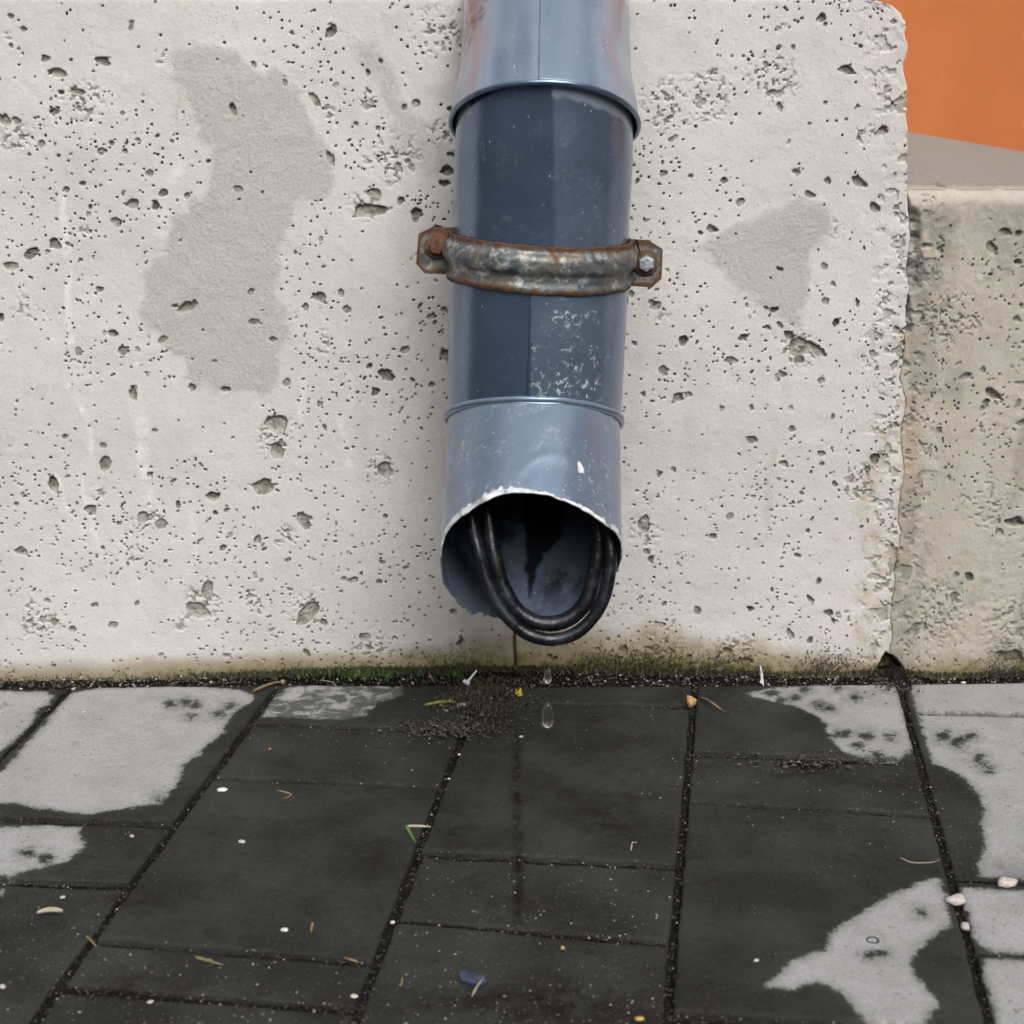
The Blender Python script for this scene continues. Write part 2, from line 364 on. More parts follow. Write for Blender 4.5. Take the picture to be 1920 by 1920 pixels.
def add_pit(Y, core, X, Z, cx, cz, r, depth, asp=1., rot=0., seed=0, rag=.35, axis=None):
    """carve a void of outline radius r; floor uneven"""
    xs, zs = axis; R = r * 1.9 * max(asp, 1)
    j0, j1 = np.searchsorted(zs, (cz - R, cz + R)); jm = min(max((j0 + j1) // 2, 0), len(zs) - 1)
    i0, i1 = np.searchsorted(X[jm], (cx - R, cx + R)); i0 = max(i0 - 3, 0); i1 += 3
    if i1 - i0 < 2 or j1 - j0 < 2: return
    s = np.s_[j0:j1, i0:i1]; x, z = X[s] - cx, Z[s] - cz
    c, sn = math.cos(rot), math.sin(rot); a, b = (x * c + z * sn) / asp, (-x * sn + z * c) * (asp**.3)
    d = np.hypot(a, b) / r
    if r > .0016:
        d = d * (1 + rag * 2.2 * (fbm((a / r) * .9 + seed * 3.1, (b / r) * .9 + 9.7, 3, seed) - .5))
    k = 1 - sstep(.76, 1.04, d)
    fl = depth * k * (1. if r < .0016 else (.65 + .7 * fbm(x * 420, z * 420, 3, seed + 3)))
    m = fl > Y[s]; Y[s] = np.where(m, fl, Y[s])
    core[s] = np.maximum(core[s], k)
# hand-placed voids: u, v, radius px, aspect, rotation deg, depth factor
PITS = [(437,205,7,1.8,-70,1.2),(448,355,8,1.3,-20,.4),(352,575,13,1.9,5,.9),(365,570,8,1.,30,1.),(470,548,7,1.3,40,.8),(475,603,8,2.,0,.4),(304,637,8,1.7,25,.4),(512,636,7,1.5,-15,.7),
 (402,678,4,1.6,0,1.),(620,297,9,1.5,-50,1.),(690,136,5,1.7,-80,1.4),(752,376,8,1.1,-80,1.3),(782,400,11,1.2,15,1.4),(691,396,20,1.8,0,.45),(705,365,14,1.1,40,.45),(250,382,10,1.3,20,.9),(218,417,10,1.2,-30,.6),
 (190,284,9,1.,0,.6),(78,270,8,1.,0,.5),(60,475,13,1.3,30,.6),(103,458,11,1.2,-40,.8),(20,498,12,1.9,0,.4),(187,543,6,1.3,0,.8),(307,362,10,1.2,0,.6),(600,557,13,1.2,-20,.7),(650,580,11,.9,60,.6),(574,577,9,.8,0,.7),
 (728,704,12,1.7,-30,1.7),(704,735,8,1.2,70,1.6),(788,573,5,1.4,60,1.4),(758,655,8,1.1,60,.7),(230,658,11,1.1,-40,.6),(250,740,9,1.7,-75,.9),(253,727,7,1.,0,.5),(360,726,8,1.4,-80,.9),(423,730,8,1.3,-5,1.1),(538,717,7,1.2,30,.6),
 (600,757,7,1.,-80,.6),(515,795,24,1.2,0,.4),(520,845,16,1.,0,.35),(495,913,19,1.3,0,.5),(492,905,7,1.2,0,1.5),(398,932,12,1.2,15,1.3),(424,957,6,1.,0,.9),(720,880,20,1.1,-60,.45),(101,910,14,2.,-80,.8),(127,893,5,1.5,30,1.),
 (196,868,14,1.5,60,.6),(170,955,11,1.2,15,.7),(122,818,6,1.1,0,.9),(194,834,7,1.,-60,.5),(282,890,6,1.,-60,1.1),(270,970,14,1.1,60,.45),(303,983,12,1.1,30,.4),(481,1012,8,1.4,50,.9),(570,977,14,1.2,-60,.45),(224,981,5,1.2,20,1.2),
 (311,1052,5,1.,0,1.2),(177,1134,6,1.3,30,1.1),(257,1131,5,1.2,70,1.),(388,1108,18,1.5,80,.4),(372,1145,18,1.7,-35,.45),(575,1150,20,1.8,35,.4),(607,1167,9,1.1,0,.6),(661,1088,8,1.2,20,1.),(644,1085,6,1.,80,.9),(710,1091,5,1.5,0,.9),
 (213,1172,9,1.3,20,.7),(103,1166,9,1.,0,.6),(135,1180,10,1.,0,.4),(57,1165,6,1.4,10,.9),(686,1195,10,1.2,80,.6),(740,1198,6,1.,0,.7),(865,1205,8,1.4,80,1.5),(40,1035,10,1.1,0,.7),(303,1228,5,1.2,10,.9),(424,1230,6,1.5,-30,1.2),
 (101,1248,5,1.2,20,1.2),(717,1056,5,1.2,0,1.),(846,205,8,1.4,0,1.6),(838,320,13,.8,70,1.4),(832,345,10,.6,70,1.3),(848,290,8,.7,80,1.2),(820,430,9,1.4,-10,1.2),(815,605,5,1.3,60,1.3),(838,665,13,1.,0,.8),(832,580,6,1.,0,.8),
 (1230,572,10,1.,0,.5),(1222,566,6,1.,0,.6),(1183,550,8,1.2,0,.5),(1280,640,12,1.1,-60,1.2),(1244,693,9,1.,-45,.8),(1246,700,8,1.3,-60,1.2),(1271,745,12,1.1,20,.7),(1291,740,8,1.,70,.7),(1205,740,6,.8,60,1.3),(1409,764,6,.7,0,.8),
 (1353,765,6,1.3,70,.9),(1440,615,7,.6,70,1.),(1462,610,6,2.,-55,1.2),(1450,581,7,1.2,-10,1.5),(1437,578,4,2.,-30,1.2),(1608,568,5,2.,-85,1.6),(1548,565,9,1.,0,.5),(1547,500,8,1.,0,.4),(1562,533,6,1.,0,.8),(1462,505,5,1.8,-25,1.6),
 (1335,430,10,.7,60,.9),(1313,437,6,.6,70,.9),(1502,650,22,1.2,-20,.45),(1530,655,13,1.7,-40,.8),(1480,630,10,1.5,-35,.9),(1500,675,10,1.2,0,.5),(1468,703,8,1.3,-15,.7),(1370,675,9,1.6,0,.6),(1644,693,5,1.2,0,1.),(1539,713,6,1.,0,.6),
 (1517,545,3,1.,0,1.2),(1295,330,5,.9,-70,1.),(1389,378,9,1.,-50,.7),(1245,325,7,1.4,0,.6),(1358,338,8,1.1,-20,.8),(1492,322,8,.7,60,.9),(1553,340,8,1.,0,.6),(1520,365,12,.5,60,.4),(1610,342,12,1.4,-30,.9),(1640,388,10,1.5,-40,1.1),
 (1540,35,10,.8,-70,1.),(1548,45,5,1.,0,.8),(1613,86,5,.8,80,1.4),(1605,82,3,1.,0,1.2),(1586,130,10,2.2,-15,.9),(1461,88,6,1.,0,.5),(1487,88,6,1.,0,.6),(1436,120,6,1.,0,.6),(1452,173,6,1.,0,.4),(1462,200,7,1.6,-70,.8),(1548,193,5,1.,0,.8),
 (1587,224,4,1.,0,1.3),(1610,258,5,1.,80,1.2),(1608,200,5,1.,0,.8),(1518,232,4,1.,0,.7),(1655,245,9,1.,0,1.),(1649,250,6,1.4,30,.9),(1565,907,6,1.5,-65,1.7),(1540,850,9,.7,80,.8),(1542,870,6,.9,80,.9),(1469,869,9,.8,80,.6),(1404,825,6,1.,0,.7),
 (1485,803,7,1.,0,.7),(1410,823,9,1.4,-5,.6),(1483,765,5,1.,0,.6),(1640,860,13,1.,0,1.),(1627,880,9,1.,0,.6),(1520,1125,7,1.7,-40,1.4),(1555,1150,8,1.3,-40,1.8),(1563,1165,6,1.8,-75,1.3),(1535,1090,6,1.6,-80,1.2),(1503,925,5,.8,80,1.),
 (1413,932,5,1.2,20,1.),(1498,943,4,1.,0,1.),(1426,915,5,.8,70,.8),(1446,957,4,1.,0,1.),(1476,1235,6,1.,0,1.),(1482,1190,9,1.5,-60,.7),(1615,988,4,1.3,30,1.2),(1568,974,4,1.,0,1.),(1262,880,5,1.,0,.7),(1237,890,6,1.2,40,.8),(1208,985,16,1.,0,.35),
 (1213,1035,8,1.,0,.4),(1246,1133,6,1.,0,.9),(1308,1145,9,1.,-40,.5),(1030,1230,6,1.2,50,1.5),(1041,1234,5,1.,0,1.6),(1120,1218,5,1.,0,1.2),(1160,1195,4,1.,0,1.4),(1140,1200,5,1.,0,1.4),(1292,1232,6,1.,80,1.3),(1365,1222,11,1.3,-30,1.2),(1395,1245,14,1.5,-35,1.),
 (1170,1220,13,.8,0,.8),(20,30,7,1.2,0,.9),(45,55,6,1.,0,.8),(20,85,6,1.,0,.7),(35,92,4,1.,0,1.),(86,110,7,1.5,0,.8),(192,115,11,1.7,-10,.8),(110,137,12,2.6,-5,.7),(150,172,9,2.2,-10,.7),(248,42,5,1.,0,.8),(622,60,12,1.1,50,.7),(626,50,6,1.,0,1.),
 (30,226,8,1.3,-30,.8),(10,225,13,1.,0,.5),(103,210,8,1.3,0,.7),(209,268,6,1.,0,1.),(235,283,6,1.,0,.7),(260,263,5,1.,0,.7),(55,290,4,1.,0,1.3),(110,292,4,1.,0,1.2),(668,232,5,1.,0,1.2),(709,240,5,1.,0,.9),(590,185,9,2.6,-60,.6),(476,122,5,1.8,-70,1.),(535,155,5,1.6,-80,.7)]
CLUSTERS = [(691,385,40),(515,820,45),(720,880,35),(575,1150,40),(280,975,30),(1500,655,45),(1208,1000,40),(1380,1235,60),(1250,200,60),(1330,180,60),(1620,900,40),(1450,150,60),(380,1130,40),(160,190,50),(740,300,60),(840,250,40),(820,60,60),(30,260,40),(70,1160,50),(700,1240,60),(1120,60,10),(1230,1230,60)]

OCHRE = [([(1700,600),(1712,780),(1705,960),(1650,1180),(1640,1250)], 26, 1.), ([(1660,810),(1625,950),(1640,1050),(1620,1200),(1640,1260)], 26, .9), ([(1455,820),(1440,930),(1425,1020)], 9, .55), ([(1470,690),(1470,760)],7,.25), ([(1760,500),(1800,640)],45,.35),([(1850,560),(1900,900)],30,.45),
         ([(440,30),(440,60)],5,.5), ([(328,170),(335,260)],5,.5), ([(1715,400),(1712,480),(1715,560)],14,.3), ([(55,90),(45,150)],10,.35),([(850,1060),(870,1190)],14,.35)]
LIME = [([(120,370),(128,480),(130,640)], 10, .9), ([(130,720),(165,780),(170,850)], 8, .8), ([(105,870),(125,950)], 6, .7), ([(150,890),(170,960),(190,1040)], 8, .6), ([(265,780),(270,900),(290,950)], 16, .8), ([(258,660),(260,740)], 9, .5), ([(570,700),(565,800)], 10, .6),
        ([(640,790),(655,870)],9,.5), ([(340,300),(310,400),(300,440)],14,.5), ([(660,700),(655,760)],10,.35), ([(360,960),(362,1040)],8,.5),([(620,215),(640,250)],8,.4)]
PATCHES = [([(325,95),(360,84),(400,80),(430,88),(455,100),(480,135),(520,140),(555,160),(575,200),(600,230),(620,290),(630,340),(615,360),(560,385),(545,420),(525,470),(520,530),(530,580),(550,640),(520,690),(515,735),(470,742),(420,732),(370,710),(340,675),(310,640),(280,620),(268,590),(272,540),(290,480),(310,430),(340,390),(385,350),(405,320),(400,290),(380,240),(350,190),(325,150)],1.),
           ([(665,75),(700,80),(730,100),(745,150),(770,190),(800,230),(850,260),(855,330),(800,340),(770,310),(720,280),(735,230),(700,180),(690,130)],.7),
           ([(1310,455),(1345,437),(1400,418),(1450,395),(1500,383),(1550,385),(1555,430),(1530,460),(1515,500),(1512,560),(1500,610),(1455,595),(1420,565),(1385,545),(1350,505)],.95), ([(1590,650),(1640,640),(1625,665),(1600,680)],.6),
           ([(1720,560),(1760,480),(1800,560),(1770,640),(1730,700)],.25), ([(1860,900),(1800,1000),(1700,1120),(1750,1200),(1900,1100),(2000,1000)],.6)]

def build_wall(name, side):
    if side == 'L':
        xf = np.arange(-.50, .4001, .00082); xs = np.concatenate([np.arange(-1.6, -.50, .02), xf])
        zs = np.concatenate([[-.04], np.arange(-.012, TOPZ + .0001, .00082)])
    else:
        xs = np.concatenate([np.arange(.30, .56, .001), np.arange(.56, 1.9, .03)]); zs = np.concatenate([[-.04], np.arange(-.012, .4545, .001)])
    X, Z = np.meshgrid(xs, zs)
    XR = edge_x(zs)[:, None]
    if side == 'L':
        w_ = sstep(xs[-1] - .14, xs[-1], X); X = X + w_ * (XR - xs[-1])
        t = XR - X
    else:
        w_ = 1 - sstep(xs[0], xs[0] + .14, X); gap = np.where(zs > .33, .0016, .0004)[:, None] * (fbm(zs * 90, zs * 0 + 4, 3, 9)[:, None] * 2.0 + .1)
        X = X + w_ * (XR + gap - xs[0]); t = X - XR - gap
    U, V = proj(X, 0 * X, Z)
    # ---- masks
    patch = np.zeros_like(X); core = np.zeros_like(X); ochre = np.zeros_like(X); lime = np.zeros_like(X)
    jx, jy = (fbm(X * 60, Z * 60, 4, 21) - .5) * 50, (fbm(X * 60, Z * 60, 4, 22) - .5) * 50
    for poly, a in PATCHES: patch = np.maximum(patch, a * sstep(-20, 20, poly_sdf(U + jx * .9, V + jy * .9, poly)) * (.72 + .45 * fbm(X * 16, Z * 16, 4, 33)))
    for pts, wd, a in OCHRE: ochre = np.maximum(ochre, a * (1 - sstep(wd * .4, wd * 1.25, line_dist(U + jx * .5, V + jy * .3, pts))))
    for pts, wd, a in LIME: lime = np.maximum(lime, a * (1 - sstep(wd * .2, wd * 1.2, line_dist(U + jx * .35, V + jy * .3, pts))))
    if side == 'R':
        ochre = np.maximum(ochre, .55 * sstep(.42, .66, fbm(X * 22, Z * 6, 4, 31)))
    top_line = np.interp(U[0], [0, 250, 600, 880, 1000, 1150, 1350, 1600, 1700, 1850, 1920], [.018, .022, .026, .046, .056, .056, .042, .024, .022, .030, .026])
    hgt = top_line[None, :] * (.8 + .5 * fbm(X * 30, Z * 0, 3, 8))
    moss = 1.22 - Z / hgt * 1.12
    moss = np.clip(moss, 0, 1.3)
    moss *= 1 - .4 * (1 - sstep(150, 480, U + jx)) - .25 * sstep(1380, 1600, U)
    # ---- relief (metres into the wall)
    Y = np.zeros_like(X)
    n_t, n_s = (6600, 480) if side == 'L' else (1100, 100)
    axis = (xs, zs)
    xr = (-.5, .42) if side == 'L' else (.36, .56)
    def pitdens(x, z):
        u, v = proj(x, 0., z); d = 1.
        for poly, a in PATCHES[:3]:
            P = np.array(poly)
            if P[:, 0].min() < u < P[:, 0].max() and P[:, 1].min() < v < P[:, 1].max() and float(poly_sdf(np.array([u]), np.array([v]), poly)[0]) > -3: return .04
        return d * min(1, .08 + 5.5 * max(0, float(fbm(np.array([x * 16]), np.array([z * 16]), 4, 40)[0]) - .38) ** 1.2)
    zt = TOPZ if side == 'L' else .45
    for k in range(n_t + n_s):
        x, z = random.uniform(*xr), random.uniform(.0, zt)
        if random.random() > pitdens(x, z): continue
        if k < n_t: r = random.uniform(.0006, .0011); dp = random.uniform(.0035, .0075); asp = 1.
        else: r = .0012 + .0024 * random.random()**3; dp = r * random.choice([.5, .8, 1.4, 2.0]); asp = random.uniform(1, 1.7)
        add_pit(Y, core, X, Z, x, z, r, dp, asp, random.uniform(0, 3.1), k, .3, axis)
    for (u, v, r, a, rot, dd) in PITS:
        if (u > 1700) != (side == 'R') and side == 'R': continue
        q = on_y(u, v); add_pit(Y, core, X, Z, q[0], q[2], r / 2050 * .80, r / 2050 * dd * .8 + .0006, min(a, 1.7), math.radians(rot), u, .55, axis)
    if side == 'R':
        for (u, v, r, a, rot, dd) in [(1862,738,10,1.6,-40,1.6),(1905,982,12,2.2,-5,1.6),(1818,1085,8,1.5,-40,1.5),(1795,1080,7,1.,0,1.),(1888,437,9,1.1,0,.9),(1912,440,6,1.,0,1.5),(1765,470,6,1.1,0,1.2),(1910,492,7,.8,80,1.6),(1860,465,9,1.5,-40,.7),(1845,695,6,1.,0,.6),(1875,1000,9,1.,0,.4),(1763,808,5,1.,0,1.),(1909,600,6,.7,60,1.),(1913,720,4,2.,0,1.),(1720,1180,14,1.,0,.5),(1900,1240,18,1.4,0,.9),(1790,1120,6,1.,0,.5)]:
            q = on_y(u, v); add_pit(Y, core, X, Z, q[0], q[2], r / 2050, r / 2050 * dd * .85 + .0008, a, math.radians(rot), u, .6, axis)
    # ragged honeycombed clusters
    rag = fbm(X * 330, Z * 330, 4, 60)
    for (u, v, r) in CLUSTERS + ([(1780,600,70),(1850,950,60),(1760,1150,70),(1900,1180,80),(1730,520,40)] if side == 'R' else []):
        m = 1 - sstep(r * .35, r * 1.1, np.hypot(U - u, V - v) + jx * .6)
        kk = m * sstep(.57, .63, rag); Y = np.maximum(Y, kk * .0018); core = np.maximum(core, kk * .35)
    rg2 = random.Random(5)
    for _ in range(46 if side == 'L' else 14):
        u, v, r = (rg2.uniform(0, 1700) if side == 'L' else rg2.uniform(1720, 1960)), rg2.uniform(10 if side == 'L' else 400, 1230), rg2.uniform(9, 26)
        m = 1 - sstep(r * .3, r * 1.1, np.hypot(U - u, V - v) + jx * .9); kk = m * sstep(.54, .60, rag) * (1 - np.clip(patch * 2, 0, 1)); Y = np.maximum(Y, kk * .0016); core = np.maximum(core, kk * .3)
    # crumbled arris along the open joint
    am = 1 - sstep(.004, .040, t + (fbm(X * 40, Z * 40, 3, 77) - .5) * .03)
    Y = Y + am * (fbm(X * 95, Z * 95, 5, 61) - .42) * .0030
    kk = am * sstep(.60, .66, fbm(X * 150, Z * 150, 4, 63)); Y = np.maximum(Y, kk * .0026); core = np.maximum(core, kk * .25)
    core = np.maximum(core, am * .07 * sstep(.45, .6, fbm(X * 120, Z * 120, 3, 62)))
    er = .0026 * (.4 + fbm(Z * 45, Z * 0 + 2, 3, 12))
    tt = np.clip(er - t, 0, er); Y = Y + (er - np.sqrt(np.maximum(er * er - tt * tt, 0))) * .9
    if side == 'R':    # spalled hollow beside the joint
        hol = (1 - sstep(6, 26, line_dist(U, V, [(1708, 410), (1712, 470), (1712, 530)]))) ; Y += hol * .007 * (.5 + fbm(X * 150, Z * 150, 3, 70)); core = np.maximum(core, hol)
        hol = (1 - sstep(3, 12, line_dist(U, V, [(1700, 560), (1703, 620)]))) ; Y += hol * .004; core = np.maximum(core, hol)
    tri = poly_sdf(U + jx * .3, V + jy * .3, [(1662, 1222), (1640, 1262), (1630, 1300), (1712, 1300), (1700, 1262)])
    hol = sstep(-3, 6, tri); Y += hol * (.008 + .010 * fbm(X * 110, Z * 110, 3, 71)); core = np.maximum(core, hol * .9); moss = np.maximum(moss, hol * 1.3)
    if side == 'L':    # narrow block joint under the pipe
        gx = line_dist(U + (fbm(Z * 60, Z * 0, 3, 3) - .5) * 6, V, [(966, 900), (965, 1300)])
        g = 1 - sstep(1.0, 3.6, gx); Y += g * .009
        g2 = 1 - sstep(2, 10, np.abs(gx - 3)); Y += g2 * .0006
        hol = (1 - sstep(4, 12, np.hypot((U - 985) * .8, (V - 1205) * .5))); Y += hol * .001; lime = np.maximum(lime, hol)
    base = (fbm(X * 8, Z * 8, 3, 1) - .5) * .004 + (fbm(X * 70, Z * 70, 4, 2) - .5) * .0011 + (fbm(X * 500, Z * 500, 2, 4) - .5) * .00025 * (1 + .5 * patch)
    Y = Y + base - patch * .0004
    if side == 'R': Y += .0035 + (fbm(X * 170, Z * 170, 4, 14) - .5) * .0014 * sstep(.35, .6, fbm(X * 12, Z * 12, 2, 19)); core = np.maximum(core, .16 * sstep(.60, .68, fbm(X * 130, Z * 130, 4, 18)) * sstep(.45, .6, fbm(X * 12, Z * 12, 2, 19)))
    # rounded top arris
    zt = TOPZ if side == 'L' else .4535
    rr = .008 if side == 'L' else .013
    tz = np.clip(rr - (zt - Z), 0, rr); Y = Y + (rr - np.sqrt(np.maximum(rr * rr - tz * tz, 0)))
    if side == 'R': moss = moss; core *= (1 - .8 * sstep(.430, .445, Z))
    # ---- wrap round the end and over the top
    depth = .30
    ys = np.array([.004, .012, .03, .06, .1, .16, .22, depth]) if side == 'L' else np.concatenate([np.arange(.003, .07, .0012), np.linspace(.075, depth, 40)])
    ny, nx = X.shape
    def padcol(A, pad): return np.hstack([A, np.repeat(A[:, -1:], pad, 1)]) if side == 'L' else np.hstack([np.repeat(A[:, :1], pad, 1), A])
    ce = np.array([.004, .012, .03, .06, .12, .2, depth]); pc = len(ce)
    Yb = Y.copy()
    XX, ZZ, YY = padcol(X, pc), padcol(Z, pc), padcol(Y, pc)
    add = np.zeros(nx + pc)
    if side == 'L': add[nx:] = ce
    else: add[:pc] = ce[::-1]
    YY = YY + add[None, :]
    A = {k: padcol(v, pc) for k, v in dict(patch=patch, core=core, ochre=ochre, lime=lime, moss=moss).items()}
    # top rows
    rowsX, rowsY, rowsZ = [], [], []
    for y in ys:
        yy = np.maximum(YY[-1], YY[-1] * 0 + y + rr * .9) if True else 0
        z = np.full_like(yy, zt)
        if side == 'R':
            tl = np.clip((XX[-1] - .42) / .12, -1, 3)
            pa, pb = on_y(1702, 246, .30), on_y(1920, 284, .30); zb = np.clip(pa[2] + (XX[-1] - pa[0]) / (pb[0] - pa[0]) * (pb[2] - pa[2]), .44, .50)
            f = max(0, (y - .012) / (depth - .012)); z = zt + (zb - zt) * (1 - (1 - f)**1.25)
            uu, vv = proj(XX[-1], yy, z)
            cr = line_dist(uu + (fbm(XX[-1] * 90, z * 0, 3, 5) - .5) * 5, vv, [(1752, 342), (1775, 351), (1800, 353), (1830, 357), (1860, 359), (1915, 366)])
            z = z - (1 - sstep(.8, 4., cr)) * .006 * (fbm(XX[-1] * 120, z * 0 + 1, 3, 6))
            z = z + (fbm(XX[-1] * 60, yy * 60, 4, 15) - .5) * .004 * math.exp(-y / .08) + (fbm(XX[-1] * 300, yy * 300, 3, 16) - .5) * .0012 * math.exp(-y / .1)
        rowsX.append(XX[-1]); rowsY.append(yy); rowsZ.append(z)
    XX = np.vstack([XX, rowsX]); YY = np.vstack([YY, rowsY]); ZZ = np.vstack([ZZ, rowsZ])
    for k in A: A[k] = np.vstack([A[k], np.zeros((len(ys), nx + pc))])
    A['weather'] = np.zeros_like(A['core'])
    if side == 'R':
        A['weather'][ny:, :] = sstep(.006, .03, ys)[:, None] * .92
        wz = .75 * sstep(-25, 35, poly_sdf(U + jx, V + jy, [(1690, 385), (1790, 400), (1810, 470), (1775, 560), (1800, 640), (1740, 620), (1700, 660)])) * sstep(.35, .6, fbm(X * 70, Z * 70, 4, 37))
        wz = np.maximum(wz, .45 * sstep(.52, .68, fbm(X * 30, Z * 9, 5, 38)))
        A['weather'][:ny] = padcol(wz, pc) * (1 - sstep(.436, .446, ZZ[:ny]))
    n2y, n2x = XX.shape
    Vt = np.stack([XX, YY, ZZ], -1).reshape(-1, 3)
    return mesh_np(name, Vt, grid_faces(n2x, n2y), M_WALL if side == 'L' else M_WALL2, None, {k: v.ravel() for k, v in A.items()})
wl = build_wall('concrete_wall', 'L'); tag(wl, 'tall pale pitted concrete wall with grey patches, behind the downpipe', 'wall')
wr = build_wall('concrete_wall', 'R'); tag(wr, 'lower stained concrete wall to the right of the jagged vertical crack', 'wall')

# orange building behind
y0 = .30
def box_np(x0, x1, ya, yb, z0, z1, nx=2, nz=2):
    c = np.array([(x, y, z) for z in (z0, z1) for y in (ya, yb) for x in (x0, x1)])
    f = np.array([(0, 1, 5, 4), (1, 3, 7, 5), (3, 2, 6, 7), (2, 0, 4, 6), (4, 5, 7, 6), (0, 2, 3, 1)]); return c, f
c_, f_ = box_np(-14, 14, y0 + .001, y0 + 6, -.05, .95)
ob = mesh_np('orange_wall', c_, f_, M_ORANGE, None, smooth=False); tag(ob, 'plain orange plastered wall rising behind the low concrete walls', 'wall')

# ================================================================ GROUND
c_, f_ = np.array([(-60, -60, -.03), (60, -60, -.03), (60, 40, -.03), (-60, 40, -.03)]), np.array([(0, 1, 2, 3)])
tag(mesh_np('ground', c_, f_, M_STREET, None, smooth=False), kind='structure')
PX = {'z': lambda v: -720 - 1.68 * (v - 1300), 'g': lambda v: -290 - 1.33 * (v - 1300), 'a': lambda v: 121 - .98 * (v - 1300), 'b': lambda v: 513 - .736 * (v - 1300), 'c': lambda v: 897 - .38 * (v - 1300),
      'd': lambda v: 1302 - .085 * (v - 1300), 'e': lambda v: 1691 + .266 * (v - 1300), 'f': lambda v: 2085 + .61 * (v - 1300), 'h': lambda v: 2480 + .95 * (v - 1300)}
COLS = {('z','g'): [(1291,1291),(1440,1450),(1540,1555),(2050,2080)], ('g', 'a'): [(1286, 1286), (1512, 1527), (1628, 1642), (2010, 2030)], ('a', 'b'): [(1285, 1285), (1530, 1549), (1644, 1661), (2040, 2060)],
        ('b', 'c'): [(1285, 1285), (1357, 1372), (1461, 1479), (1765, 1806), (1848, 1892), (2230, 2280)], ('c', 'd'): [(1285, 1285), (1318, 1326), (1599, 1626), (1722, 1768), (2140, 2190)],
        ('d', 'e'): [(1284, 1280), (1413, 1430), (1504, 1530), (1906, 1940), (2080, 2110)], ('e', 'f'): [(1280, 1277), (1335, 1343), (1648, 1666), (1786, 1806), (2260, 2300)],
        ('f', 'h'): [(1284, 1280), (1470, 1484), (1580, 1600), (2060, 2090)]}
DRY = [[(-300,1290),(90,1294),(101,1302),(92,1318),(72,1330),(60,1355),(40,1375),(0,1407),(-100,1500),(-500,1510)],
 [(128,1300),(160,1292),(200,1289),(290,1288),(380,1289),(455,1296),(474,1306),(476,1316),(440,1340),(428,1356),(420,1380),(388,1402),(375,1422),(345,1440),(340,1466),(322,1490),(306,1512),(262,1518),(215,1524),(165,1533),(120,1526),(60,1518),(20,1511),(-60,1506),(-60,1490),(0,1448),(25,1424),(50,1392),(85,1358),(100,1335)],
 [(-150,1556),(0,1550),(100,1547),(152,1551),(150,1566),(160,1588),(138,1608),(128,1618),(60,1634),(22,1648),(0,1645),(-150,1640)], [(-90,1662),(8,1666),(6,1676),(-60,1690)],
 [(512,1306),(545,1292),(600,1287),(680,1285),(745,1290),(768,1305),(735,1313),(705,1326),(688,1346),(640,1354),(590,1350),(490,1349)],
 [(1396,1302),(1450,1291),(1520,1284),(1684,1276),(1692,1300),(1702,1350),(1711,1400),(1706,1424),(1650,1424),(1600,1420),(1576,1412),(1552,1385),(1545,1358),(1520,1340),(1490,1326),(1450,1318),(1415,1310)],
 [(1712,1274),(2100,1262),(2600,1500),(2500,1640),(1920,1644),(1842,1638),(1830,1622),(1846,1580),(1838,1535),(1844,1510),(1828,1480),(1806,1455),(1780,1440),(1750,1428),(1737,1400),(1722,1345),(1708,1300)],
 [(1803,1664),(1920,1668),(2500,1680),(2500,1792),(1920,1784),(1858,1782),(1828,1760),(1815,1722),(1803,1690)],
 [(1842,1800),(1920,1800),(2500,1810),(2500,2200),(1910,2200),(1868,1940),(1856,1880),(1840,1832)],
 [(1762,1648),(1776,1690),(1784,1735),(1745,1762),(1718,1790),(1706,1815),(1735,1850),(1762,1885),(1735,1925),(1690,2000),(1650,2000),(1622,1925),(1592,1880),(1566,1862),(1535,1847),(1490,1862),(1432,1857),(1480,1810),(1545,1782),(1562,1745),(1622,1708),(1672,1678),(1728,1654)]]
DRYW = [[tuple(on_z(u, v)[:2]) for u, v in p] for p in DRY]
STAINS = [(1140, 1540, 60, 30, .9), (1050, 1490, 50, 18, .6), (1180, 1500, 50, 22, .6), (1000, 1885, 230, 50, 1.), (560, 1880, 200, 30, .5), (400, 1760, 120, 26, .45), (700, 1480, 60, 20, .5), (980, 1690, 60, 25, .6), (860, 1560, 60, 50, .6), (1120, 1350, 90, 14, .5), (1160, 1400, 60, 12, .5), (700, 1600, 90, 40, .4), (250, 1690, 60, 25, .7), (250, 1850, 120, 25, .6),
          (1330, 1660, 40, 18, .6), (1400, 1590, 60, 25, .3), (760, 1500, 60, 22, .5), (520, 1440, 50, 14, .5), (640, 1560, 50, 20, .4), (1500, 1450, 80, 10, .7), (1640, 1470, 90, 16, .5)]
SPOTS = [(1446, 1301, 6), (1510, 1293, 4), (1537, 1324, 6), (1555, 1331, 4), (1601, 1309, 5), (1492, 1309, 4), (1466, 1317, 4), (1567, 1380, 5), (1583, 1381, 5), (1624, 1382, 6), (1670, 1383, 4), (1571, 1289, 3), (1609, 1401, 4), (1645, 1422, 6), (1703, 1424, 6),
         (320, 1322, 4), (350, 1319, 5), (368, 1323, 4), (410, 1343, 5), (432, 1326, 4), (358, 1345, 3), (52, 1601, 7), (85, 1610, 7), (1835, 1420, 4), (1845, 1430, 4), (1854, 1441, 4), (1770, 1378, 7), (1795, 1388, 8), (1820, 1380, 4), (300, 1503, 3), (1730, 1712, 5), (1632, 1797, 5), (1655, 1792, 4)]
pav = empty('pavement', (0, 0, 0)); tag(pav, kind='structure')
